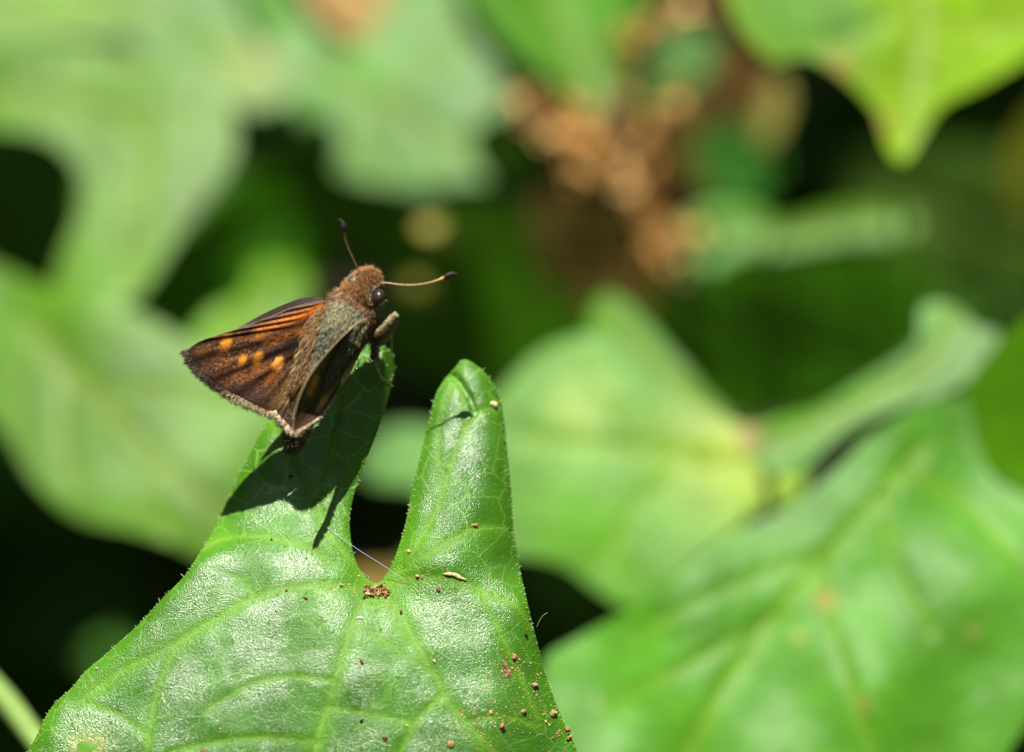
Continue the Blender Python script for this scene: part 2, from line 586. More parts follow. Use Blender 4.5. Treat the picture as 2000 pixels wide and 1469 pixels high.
# central top leaves
bg_leaf("wide pale leaf with scalloped lower edge above the butterfly's antennae",
        [(470, -40), (545, 110), (575, 200), (620, 290), (680, 345), (760, 362), (830, 372), (900, 355), (1010, 350), (1060, 335),
         (1035, 270), (1000, 200), (960, 120), (905, 50), (880, -40), (800, -110), (700, -90), (740, 20), (690, 95), (610, 60), (545, -40)],
        -2900, 0.1, -0.5, (0.085, 0.26, 0.05), veins=[[(600, 120), (740, 200), (880, 280), (1000, 320)], [(740, 200), (850, 130), (880, 40)], [(700, 180), (700, 270), (740, 340)]], dome=0.06)
bg_leaf("green leaf with a silvery stripe hanging from the upper edge above the dried flower spray",
        [(880, -120), (930, 20), (1000, 100), (1090, 170), (1150, 230), (1190, 200), (1220, 110), (1240, 0), (1250, -120), (1060, -180)],
        -2500, -0.25, -0.42, (0.075, 0.24, 0.03), veins=[[(1060, -120), (1080, 0), (1130, 120), (1160, 210)]], wave=20)
bg_leaf("narrow green leaf between the arms of the dried flower spray",
        [(1240, 200), (1250, 140), (1290, 80), (1350, 50), (1400, 80), (1380, 150), (1330, 190), (1270, 230)],
        -2800, 0.1, -0.2, (0.06, 0.22, 0.03))
bg_leaf("tan dry leaf tip cut by the upper edge between two green leaves",
        [(560, -120), (590, -20), (640, 40), (700, 82), (735, 50), (770, -20), (790, -120), (680, -160)],
        -3000, 0.0, -0.4, (0.26, 0.17, 0.06), mat=M_DRY, veincol=(0.2, 0.13, 0.05))
# upper right
bg_leaf("yellow-green leaf, backlit glow painted in, with a drip tip hanging into the dark at the upper corner",
        [(1400, -160), (1425, 10), (1460, 75), (1520, 122), (1560, 108), (1620, 130), (1680, 180), (1715, 225), (1735, 290), (1765, 315), (1800, 262), (1840, 205),
         (1920, 165), (2010, 110), (2140, 20), (2140, -160), (1800, -220)],
        -1500, -0.15, -0.25, (0.235, 0.44, 0.01), veins=[[(1800, -150), (1800, 0), (1780, 150), (1768, 290)], [(1800, -40), (1700, 60), (1560, 90)], [(1795, 20), (1900, 60), (2000, 50)]],
        veincol=(0.24, 0.36, 0.04), wave=10, blotch=[(1530, 20, 100, (0.09, 0.24, 0.03)), (1640, 30, 80, (0.1, 0.25, 0.04)), (1715, 245, 22, (0.4, 0.22, 0.1)), (1640, 130, 25, (0.3, 0.2, 0.05))])  # base colour carries the backlit lime; the blade itself is lit from the front
bg_leaf("round small green leaf in half shade under the drip-tipped leaf",
        [(1350, 280), (1390, 245), (1450, 240), (1510, 275), (1525, 330), (1490, 385), (1420, 390), (1370, 345)],
        -3300, 0.0, -0.1, (0.03, 0.16, 0.03))
bg_leaf("short green leaf curled against the tip of the dried flower spray",
        [(1330, 490), (1340, 430), (1400, 400), (1480, 410), (1520, 450), (1510, 500), (1455, 490), (1400, 520), (1350, 530)],
        -2700, 0.05, -0.45, (0.08, 0.27, 0.04), veins=[[(1350, 490), (1430, 450), (1510, 450)]])
bg_leaf("long narrow green leaf reaching across the dark beside the curled leaf",
        [(1490, 450), (1560, 425), (1640, 405), (1720, 395), (1780, 400), (1790, 440), (1760, 465), (1680, 470), (1600, 478), (1520, 490)],
        -2500, 0.05, -0.3, (0.085, 0.27, 0.02), veins=[[(1500, 470), (1640, 440), (1780, 425)]])
bg_leaf("olive dry strip of leaf hanging below the drip-tipped leaf",
        [(1480, 250), (1490, 190), (1520, 140), (1540, 190), (1525, 250), (1490, 290)],
        -3000, 0.1, -0.3, (0.16, 0.15, 0.03), mat=M_DRY)
bg_leaf("yellowing leaf edge at the right side in dim light",
        [(1960, 330), (1990, 250), (2060, 180), (2160, 200), (2160, 420), (2040, 430), (1970, 390)],
        -3000, 0.2, 0.3, (0.16, 0.17, 0.03))
# dark shaded leaves
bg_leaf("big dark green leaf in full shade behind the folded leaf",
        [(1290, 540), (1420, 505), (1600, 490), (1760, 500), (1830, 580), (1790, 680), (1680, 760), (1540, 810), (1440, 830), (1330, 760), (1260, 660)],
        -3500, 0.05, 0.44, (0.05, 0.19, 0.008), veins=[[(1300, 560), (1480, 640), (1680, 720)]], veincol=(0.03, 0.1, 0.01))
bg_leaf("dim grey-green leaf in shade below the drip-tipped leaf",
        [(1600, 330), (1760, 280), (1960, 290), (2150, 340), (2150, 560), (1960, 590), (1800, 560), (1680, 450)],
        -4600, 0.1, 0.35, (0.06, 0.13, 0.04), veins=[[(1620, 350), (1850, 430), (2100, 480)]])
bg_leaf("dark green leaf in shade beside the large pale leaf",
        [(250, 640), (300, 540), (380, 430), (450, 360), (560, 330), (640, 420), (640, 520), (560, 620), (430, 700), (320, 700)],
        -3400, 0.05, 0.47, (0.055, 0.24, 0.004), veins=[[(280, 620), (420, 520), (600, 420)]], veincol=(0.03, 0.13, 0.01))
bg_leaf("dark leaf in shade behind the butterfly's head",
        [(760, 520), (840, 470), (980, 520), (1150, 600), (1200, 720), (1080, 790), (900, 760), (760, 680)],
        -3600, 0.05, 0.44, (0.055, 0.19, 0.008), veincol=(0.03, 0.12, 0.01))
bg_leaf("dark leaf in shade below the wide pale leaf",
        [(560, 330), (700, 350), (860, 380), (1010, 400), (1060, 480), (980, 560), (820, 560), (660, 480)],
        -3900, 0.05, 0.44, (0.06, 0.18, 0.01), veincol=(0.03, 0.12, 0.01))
bg_leaf("brown withered leaf in shade between the dried flower spray and the drip-tipped leaf",
        [(1290, 120), (1380, 60), (1470, 100), (1500, 180), (1460, 300), (1380, 380), (1310, 360), (1280, 240)],
        -3600, 0.1, 0.42, (0.16, 0.09, 0.025), mat=M_DRY, veincol=(0.15, 0.09, 0.03))
bg_leaf("brown withered leaf in shade under the dried flower spray",
        [(1040, 400), (1120, 370), (1230, 430), (1280, 540), (1240, 640), (1140, 640), (1070, 540)],
        -3800, 0.1, 0.45, (0.15, 0.10, 0.025), mat=M_DRY, veincol=(0.15, 0.09, 0.03))
bg_leaf("green leaf glimpsed through the small hole in the two-lobed leaf",
        [(120, 1420), (200, 1410), (270, 1450), (290, 1530), (220, 1580), (140, 1540)], -260, 0.05, -0.3, (0.09, 0.26, 0.02))
# right middle: folded leaf
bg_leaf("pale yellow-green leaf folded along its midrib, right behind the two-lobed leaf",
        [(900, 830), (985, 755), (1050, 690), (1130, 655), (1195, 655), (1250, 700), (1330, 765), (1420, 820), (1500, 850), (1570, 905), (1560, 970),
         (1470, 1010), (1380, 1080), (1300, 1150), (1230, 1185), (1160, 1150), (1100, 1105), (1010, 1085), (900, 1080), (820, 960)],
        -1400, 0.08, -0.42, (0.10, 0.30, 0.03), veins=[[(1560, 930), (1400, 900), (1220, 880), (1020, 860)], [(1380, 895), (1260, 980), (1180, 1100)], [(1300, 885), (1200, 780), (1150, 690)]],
        blotch=[(1450, 880, 130, (0.26, 0.36, 0.015)), (1130, 800, 60, (0.2, 0.34, 0.03))], veincol=(0.17, 0.32, 0.04), dome=0.1)  # large lime blotch stands in for sunlight showing through the blade
bg_leaf("upright flap of pale green leaf standing above the folded leaf",
        [(1150, 640), (1165, 580), (1200, 572), (1260, 625), (1320, 690), (1370, 750), (1425, 815), (1380, 830), (1290, 760), (1210, 690)],
        -1550, -0.2, -0.5, (0.08, 0.25, 0.04), veins=[[(1170, 600), (1280, 700), (1400, 810)]])
bg_leaf("long pale green leaf stretched from the folded leaf up to the ribbed leaf",
        [(1440, 850), (1500, 820), (1600, 790), (1700, 730), (1790, 670), (1800, 600), (1860, 595), (1910, 640), (1950, 650), (1920, 720), (1840, 770), (1740, 800), (1640, 850), (1560, 920), (1480, 910)],
        -1250, 0.1, -0.48, (0.08, 0.25, 0.05), veins=[[(1500, 870), (1660, 800), (1820, 700), (1860, 620)]], blotch=[(1450, 850, 35, (0.4, 0.24, 0.12))])
bg_leaf("broad ribbed leaf with brown specks filling the lower corner",
        [(1060, 1300), (1130, 1245), (1230, 1190), (1320, 1130), (1420, 1050), (1540, 990), (1620, 930), (1700, 850), (1800, 790), (1880, 780), (1905, 860), (1940, 930), (2010, 975),
         (2120, 1050), (2150, 1250), (2040, 1370), (1975, 1460), (1900, 1620), (1600, 1760), (1300, 1740), (1120, 1600), (1070, 1440)],
        -900, 0.06, -0.42, (0.075, 0.26, 0.03),
        veins=[[(1800, 880), (1640, 1060), (1500, 1220), (1380, 1400), (1300, 1560)], [(1730, 950), (1740, 1080), (1820, 1240)], [(1620, 1080), (1420, 1150), (1240, 1240)], [(1520, 1200), (1360, 1290), (1180, 1380)],
               [(1600, 1100), (1640, 1280), (1700, 1460)], [(1760, 910), (1880, 980), (2000, 1100)]],
        blotch=[(1612, 1172, 15, (0.5, 0.2, 0.06)), (1688, 1375, 13, (0.25, 0.16, 0.06)), (1560, 1242, 9, (0.35, 0.3, 0.06)), (1900, 1235, 10, (0.25, 0.17, 0.06))],
        veincol=(0.14, 0.29, 0.02), dome=0.08, wave=16, step=12)
bg_leaf("plain bright green leaf at the side, above the ribbed leaf",
        [(1870, 800), (1900, 730), (1960, 660), (2040, 600), (2150, 580), (2150, 1010), (2040, 985), (1960, 930), (1900, 880)],
        -1150, -0.3, -0.05, (0.085, 0.25, 0.004), mat=M_LEAF, veincol=(0.08, 0.2, 0.02))
bg_leaf("pale leaf peeping out in the gap between the two lobes",
        [(700, 900), (720, 860), (780, 830), (860, 840), (900, 880), (860, 950), (780, 950), (720, 940)],
        -2000, 0.1, -0.4, (0.07, 0.24, 0.03))
bg_leaf("dim green leaf blade lying in shade near the stalk",
        [(-150, 1240), (60, 1225), (200, 1250), (330, 1235), (420, 1260), (330, 1310), (150, 1320), (-150, 1310)],
        -6000, 0.0, -0.3, (0.06, 0.26, 0.0), veincol=(0.04, 0.13, 0.01))
bg_leaf("brownish dead leaf low behind the notch of the two-lobed leaf",
        [(640, 1150), (680, 1118), (740, 1108), (800, 1118), (850, 1150), (800, 1250), (680, 1250)],
        -2300, 0.0, -0.3, (0.15, 0.11, 0.025), mat=M_DRY)

# ------------------------------------------------------------------ undergrowth and unseen foliage added for shade
def leaf_soup(n, centers, dirs, sizes, cols, name, mat, parent=None, kind=None, label=None, cat=None):
    V, F, C, UVs = [], [], [], []
    shape = [(0, 0), (0.35, 0.2), (0.42, 0.5), (0.25, 0.8), (0, 1), (-0.25, 0.8), (-0.42, 0.5), (-0.35, 0.2), (0, 0.5)]
    tri = [(0, 1, 8), (1, 2, 8), (2, 3, 8), (3, 4, 8), (4, 5, 8), (5, 6, 8), (6, 7, 8), (7, 0, 8)]
    for i in range(n):
        d = dirs[i] / np.linalg.norm(dirs[i])
        s = np.cross(d, rng.normal(size=3)); s /= np.linalg.norm(s)
        nn = np.cross(s, d)
        b = len(V)
        for a, t in shape:
            V.append(centers[i] + (s * a + d * (t - 0.5) + nn * (-0.25 * a * a - 0.2 * (t - 0.5) ** 2)) * sizes[i])
            C.append(cols[i]); UVs.append((a + i * 0.37, t))
        F += [[b + q for q in t] for t in tri]
    o = mk(name, V, F, mat, parent, np.array(C), np.array(UVs))
    tag(o, label, cat, kind=kind)
    return o


def build_undergrowth():
    n = 260
    px = rng.uniform(-300, 2300, n); py = rng.uniform(-250, 1750, n)
    z = rng.uniform(-8600, -6000, n)
    c = W(px, py, z)
    ok = c[:, 2] > 0.015
    c = c[ok]; n = len(c)
    d = rng.normal(size=(n, 3)); d[:, 2] *= 0.4
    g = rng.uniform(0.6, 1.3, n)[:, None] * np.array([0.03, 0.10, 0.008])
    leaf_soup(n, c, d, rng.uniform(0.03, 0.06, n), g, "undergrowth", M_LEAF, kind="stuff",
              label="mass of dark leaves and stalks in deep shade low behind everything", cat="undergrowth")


build_undergrowth()


def build_shade_canopy():  # unseen foliage overhead, added to keep sun off the soil and deep gaps
    root = empty("added_shrub", (0.3, 0.95, 0.0), "unseen leafy canopy added overhead to shade the soil and gaps", "added_shrub")
    pts = np.array([(0.3, 0.95, 0.0), (0.3, 0.93, 0.3), (0.27, 0.85, 0.55), (0.15, 0.7, 0.66), (0.0, 0.5, 0.7), (-0.1, 0.32, 0.68)])
    tv, tf = tube_mesh(catmull(pts, 6, False), np.linspace(0.014, 0.004, 31), 8)
    mk("trunk", tv, tf, M_DRY, root, np.tile((0.16, 0.11, 0.07), (len(tv), 1)))
    for e in ((-0.4, 0.4, 0.66), (0.45, 0.35, 0.66), (-0.35, 0.75, 0.7), (0.6, 0.7, 0.7)):
        q = catmull(np.array([(0.2, 0.76, 0.62), ((e[0] + 0.2) / 2, (e[1] + 0.76) / 2, 0.68), e]), 6, False)
        tv, tf = tube_mesh(q, np.linspace(0.007, 0.002, len(q)), 6)
        mk("branch", tv, tf, M_DRY, root, np.tile((0.16, 0.11, 0.07), (len(tv), 1)))
    n = 3600
    c = np.stack([rng.uniform(-0.75, 0.85, n), rng.uniform(0.262, 1.35, n), rng.uniform(0.6, 0.78, n)], 1)
    c[:, 1] += 0.012 * np.sin(c[:, 0] * 40)
    lowx = (c[:, 0] < -0.075) & (c[:, 1] < 0.33)
    c[lowx, 1] -= 0.07
    d = rng.normal(size=(n, 3)); d[:, 2] *= 0.35
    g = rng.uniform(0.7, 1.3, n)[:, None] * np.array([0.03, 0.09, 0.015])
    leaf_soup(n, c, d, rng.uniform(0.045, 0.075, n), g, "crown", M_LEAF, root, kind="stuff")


build_shade_canopy()


def build_sky_blocker(base, half, label):  # unseen leaf mass, added to block sky light and deepen the shadows
    root = empty("added_shrub", base, label, "added_shrub")
    b = np.array(base)
    for k in range(3):
        e = b + np.array([rng.uniform(-1, 1) * half[0] * 0.6, rng.uniform(-1, 1) * half[1] * 0.6, rng.uniform(0.7, 1.0)])
        q = catmull(np.array([b, b * 0.6 + e * 0.4 + np.array([0.02, 0.02, 0.05]), e]), 6, False)
        tv, tf = tube_mesh(q, np.linspace(0.012, 0.003, len(q)), 6)
        mk("branch", tv, tf, M_DRY, root, np.tile((0.16, 0.11, 0.07), (len(tv), 1)))
    n = 1500
    c = b + np.stack([rng.uniform(-1, 1, n) * half[0], rng.uniform(-1, 1, n) * half[1], rng.uniform(0.05, 1.15, n)], 1)
    d = rng.normal(size=(n, 3))
    g = rng.uniform(0.7, 1.3, n)[:, None] * np.array([0.03, 0.085, 0.012])
    leaf_soup(n, c, d, rng.uniform(0.06, 0.1, n), g, "crown", M_LEAF, root, kind="stuff")


build_sky_blocker((-0.62, 0.05, 0.0), (0.14, 0.6), "tall leafy shrub closing off the side where the leaf's stalk slants down")
build_sky_blocker((0.66, 0.05, 0.0), (0.14, 0.6), "unseen leafy screen added beyond the ribbed leaf to block sky light")
build_sky_blocker((0.0, -0.72, 0.0), (0.5, 0.14), "unseen leafy screen added behind the camera to block sky light")


# ------------------------------------------------------------------ dried flower spray
def crumple(seed, sub=2):
    bm = bmesh.new()
    bmesh.ops.create_icosphere(bm, subdivisions=sub, radius=1.0)
    r = np.random.default_rng(seed)
    for v in bm.verts:
        v.co *= r.uniform(0.55, 1.15)
        v.co.z *= 0.7
    me = bpy.data.meshes.new("crumple")
    bm.to_mesh(me); bm.free()
    me.polygons.foreach_set("use_smooth", np.ones(len(me.polygons), dtype=bool))
    return me


def crumple_colored(seed, col, mat, sub=1):
    me = crumple(seed, sub)
    n = len(me.vertices)
    c = np.ones((n, 4)); r = np.random.default_rng(seed + 5)
    c[:, :3] = np.asarray(col)[None] * r.uniform(0.6, 1.3, (n, 1))
    a = me.color_attributes.new("Col", 'FLOAT_COLOR', 'POINT')
    a.data.foreach_set("color", np.clip(c, 0, 1).ravel())
    me.materials.append(mat)
    return me


def build_dry_spray():
    z = -2900
    stem = catmull([(1296, 500), (1278, 465), (1245, 405), (1200, 340), (1155, 275), (1120, 215)], 6, False)
    arms = [catmull([(1215, 350), (1255, 270), (1300, 210), (1310, 180)], 6, False),
            catmull([(1160, 290), (1090, 280), (1040, 230), (1005, 190)], 6, False),
            catmull([(1180, 300), (1215, 180), (1240, 90), (1300, 40), (1390, 20)], 6, False)]
    foot = petiole_path(1330, 545, z - 60)
    root = empty("dried_flower_spray", foot[-1], "brown crumpled dried flower spray with three arms among the leaves", "dried flowers")
    tv, tf = tube_mesh(foot, 0.0012, 8)
    mk("stalk", tv, tf, M_DRY, root, np.tile((0.2, 0.15, 0.07), (len(tv), 1)))
    meshes = [crumple_colored(k, c, M_BRACT) for k, c in enumerate([(0.6, 0.34, 0.11), (0.5, 0.25, 0.07), (0.68, 0.45, 0.18), (0.55, 0.29, 0.08)])]
    rad = [(stem, 36, 110), (arms[0], 26, 30), (arms[1], 28, 34), (arms[2], 26, 36)]
    for line, sp, cnt in rad:
        P = W(line[:, 0], line[:, 1], np.full(len(line), z - 20.0))
        tv, tf = tube_mesh(P, 0.0009, 6)
        mk("stem", tv, tf, M_DRY, root, np.tile((0.25, 0.15, 0.07), (len(tv), 1)))
        for k in range(cnt):
            q = line[int(rng.integers(0, len(line)))] + rng.normal(size=2) * sp * 0.75
            p = w1(q[0], q[1], z + rng.normal() * 50)
            o = bpy.data.objects.new("bract", random.choice(meshes))
            COL.objects.link(o); o.parent = root
            o.location = p - np.array(root.location)
            o.rotation_euler = rng.uniform(0, 6.28, 3)
            s = rng.uniform(10, 19) * U * 1.5
            o.scale = (s * 1.5, s, s * 0.5)


build_dry_spray()

for (x, y, z, r, c, lab) in [(840, 450, -2700, 34, (0.26, 0.24, 0.06), "small tan dried seed head glowing softly above the butterfly's clubbed antenna"),
                             (812, 560, -3000, 30, (0.11, 0.11, 0.015), "small olive dried seed head in half shade behind the antenna"),
                             (1590, 1165, -915, 0, None, None)]:
    if c is None: continue
    P = petiole_path(x, y + 10, z - 20)
    root = empty("seed_head", P[-1], lab, "seed head")
    me = crumple_colored(int(x), c, M_BRACT, 2)
    o = bpy.data.objects.new("head", me); COL.objects.link(o); o.parent = root
    o.location = w1(x, y, z) - np.array(root.location); s = r * U * 1.5; o.scale = (s, s, s)
    tv, tf = tube_mesh(P, 0.0006, 6)
    mk("stalk", tv, tf, M_DRY, root, np.tile((0.2, 0.17, 0.06), (len(tv), 1)))


def build_corner_stalk():
    px = catmull([(-130, 1215), (-60, 1290), (10, 1365), (60, 1430), (130, 1520), (240, 1650), (420, 1790)], 6, False)
    P = W(px[:, 0], px[:, 1], np.linspace(-900, -420, len(px)))
    d = (P[0] - P[1]); d /= np.linalg.norm(d)
    tail = [P[0] + np.array([-0.02, 0.05, -0.05]), P[0] + np.array([-0.03, 0.1, -0.16]), P[0] + np.array([-0.03, 0.12, -P[0][2] - 0.01])]
    Q = catmull(np.vstack([tail[::-1], P[::6]]), 6, False)
    root = empty("stalk", Q[0], "smooth pale green stalk slanting down past the leaf's lower edge", "stalk")
    tv, tf = tube_mesh(Q, 0.00125, 14)
    mk("stem", tv, tf, M_STEM, root, np.tile((0.2, 0.33, 0.08), (len(tv), 1)))


build_corner_stalk()

# ------------------------------------------------------------------ the two-lobed leaf
H_OUT = [(735, 1140), (712, 1125), (696, 1098), (686, 1060), (683, 1010), (693, 960), (713, 905), (735, 850), (752, 800), (765, 750), (771, 715), (766, 690),
         (750, 676), (715, 674), (680, 690), (650, 715), (610, 750), (570, 785), (532, 812), (508, 848), (490, 882), (468, 925), (445, 975), (420, 1030),
         (390, 1080), (360, 1125), (316, 1170), (268, 1222), (228, 1258), (198, 1285), (166, 1312), (138, 1345), (108, 1372), (86, 1405), (70, 1440), (48, 1480), (30, 1540), (60, 1640),
         (200, 1790), (420, 1920), (600, 2040), (760, 1930), (1000, 1800), (1130, 1690), (1160, 1580), (1128, 1469), (1100, 1408), (1070, 1330), (1048, 1250),
         (1031, 1180), (1015, 1110), (1004, 1040), (1000, 980), (995, 920), (988, 850), (980, 790), (968, 757), (950, 731), (927, 711), (905, 702),
         (885, 722), (862, 750), (848, 780), (838, 820), (828, 860), (815, 915), (803, 960), (795, 1010), (781, 1060), (766, 1100), (752, 1125)]
H_VEINS = [  # (points, width, depth)
    ([(732, 1152), (700, 1190), (672, 1270), (645, 1360), (620, 1450), (600, 1560), (590, 1760), (600, 1980)], 9, 10),      # midrib
    ([(732, 1152), (690, 1100), (655, 1060), (628, 1015), (600, 960), (575, 905), (545, 850), (528, 822)], 8, 8),           # to the left lobe
    ([(628, 1010), (622, 960), (640, 900), (655, 840), (672, 780), (682, 720)], 5, 5),
    ([(606, 985), (655, 960), (690, 920), (715, 870), (735, 810)], 4, 4),
    ([(732, 1152), (640, 1143), (560, 1150), (490, 1170), (420, 1210), (330, 1265), (240, 1310), (150, 1375)], 8, 9),       # left
    ([(650, 1100), (590, 1065), (500, 1048), (430, 1055), (395, 1075)], 6, 7),
    ([(360, 1245), (330, 1290), (305, 1360), (285, 1470), (270, 1600)], 6, 8),
    ([(735, 1152), (775, 1190), (815, 1260), (850, 1320), (868, 1360), (920, 1420), (975, 1480), (1040, 1580), (1090, 1680)], 9, 9),   # right down
    ([(866, 1356), (820, 1400), (790, 1450), (760, 1530)], 5, 6),
    ([(735, 1150), (790, 1132), (850, 1127), (910, 1140), (960, 1165), (1010, 1185), (1035, 1215)], 7, 8),                  # right
    ([(740, 1145), (790, 1108), (840, 1080), (890, 1050), (945, 1030), (998, 1034)], 6, 7),
    ([(790, 1105), (835, 1030), (865, 960), (890, 880), (915, 830), (945, 800), (972, 800)], 5, 7),                          # right lobe
    ([(860, 960), (856, 880), (864, 810), (888, 740)], 4, 6),
    ([(905, 850), (905, 790), (893, 735)], 3, 6),
    ([(620, 1450), (520, 1440), (420, 1450), (330, 1470)], 5, 8),
    ([(655, 1330), (560, 1320), (470, 1345), (400, 1390)], 4, 6),
    ([(640, 1380), (720, 1395), (800, 1410)], 4, 5),
    ([(690, 1215), (760, 1260), (840, 1310)], 3, 3),
    ([(500, 1168), (470, 1130), (420, 1110)], 3, 4),
    ([(935, 1150), (975, 1230), (1005, 1300), (1050, 1400)], 4, 5),
    ([(910, 1410), (980, 1400), (1060, 1420)], 4, 5),
    ([(170, 1370), (240, 1400), (290, 1440)], 4, 5),
]
H_LINES = [catmull(v[0], 6, False) for v in H_VEINS]
H_SMOOTH = catmull(H_OUT, 4)
HOLE = np.array([(152, 1452), (170, 1447), (186, 1455), (196, 1450), (190, 1460), (178, 1466), (176, 1490), (156, 1490), (150, 1470)], float)


def hero_z(x, y, rim=None):
    """height of the leaf surface, photo pixels towards the camera"""
    x = np.asarray(x, float); y = np.asarray(y, float)
    lobe = 1 - sm(745, 775, x)
    yy = np.where(y < 930, 930 - (930 - y) * (1 - lobe) - 40 * lobe * (1 - np.exp(-(930 - y) / 40)), y)
    dy_ = yy - 1050
    z = np.where(dy_ > 0, 0.47 * dy_ - 0.00044 * dy_ ** 2, 0.47 * dy_ + 0.00038 * dy_ ** 2)
    # falls away to both sides, more steeply at the flanks
    cx = np.interp(y, [690, 1000, 1150, 1469, 1900], [720, 700, 690, 600, 600])
    z = z - 0.00022 * (x - cx) ** 2 * sm(1050, 1250, y)
    z = z - 55 * sm(940, 1110, x) * sm(1130, 1300, y)
    # right lobe: folded like a tent
    rl = sm(770, 800, x) * (1 - sm(1080, 1190, y))
    ridge = np.interp(y, [700, 900, 1100], [905, 885, 860])
    dxr = x - ridge
    z = z - rl * (np.where(dxr > 0, 0.0042, 0.0035) * dxr ** 2)
    z = z + rl * 18
    # left lobe: dished along its vein, right flank turned up to a rolled rim
    ll = (1 - sm(745, 775, x)) * (1 - sm(960, 1120, y))
    mid = np.interp(y, [690, 800, 900, 1000], [690, 640, 610, 640])
    z = z + ll * 0.0028 * np.clip(x - mid, 0, 200) ** 2
    z = z - ll * 0.0020 * np.clip(mid - x, 0, 200) ** 2
    dcr = dist_line(x.ravel(), y.ravel(), [(884, 734), (900, 750), (916, 776), (928, 806)]).reshape(x.shape)
    z = z - 16 * np.exp(-(dcr / 6) ** 2)
    # lobes run down into the notch
    dn = np.hypot(x - 735, y - 1150)
    z = z - 26 * np.exp(-(dn / 75) ** 2)
    # quilting between the veins
    q = np.full(x.shape, 1e9)
    for l, (_, w, dep) in zip(H_LINES, H_VEINS):
        d = dist_line(x.ravel(), y.ravel(), l[::2]).reshape(x.shape)
        z = z - dep * 0.24 * np.exp(-(d / (w * 1.7)) ** 2)
        q = np.minimum(q, d)
    z = z + 2.6 * (1 - np.exp(-q / 45))
    z = z + 7.5 * (vnoise(x / 95 + 11, y / 60 + 5, 21) - 0.5) + 1.4 * (vnoise(x / 28 + 3, y / 24 + 9, 22) - 0.5) * sm(1000, 1250, y)
    z = z + 0.5 * (vnoise(x / 9, y / 9, 23) - 0.5)
    return z


def hero_full_z(x, y):
    z = hero_z(x, y)
    dm = dist_line(np.asarray(x, float).ravel(), np.asarray(y, float).ravel(), H_SMOOTH, True).reshape(np.shape(x))
    z = z - 15 * np.exp(-dm / 13)
    return z


HV = {}


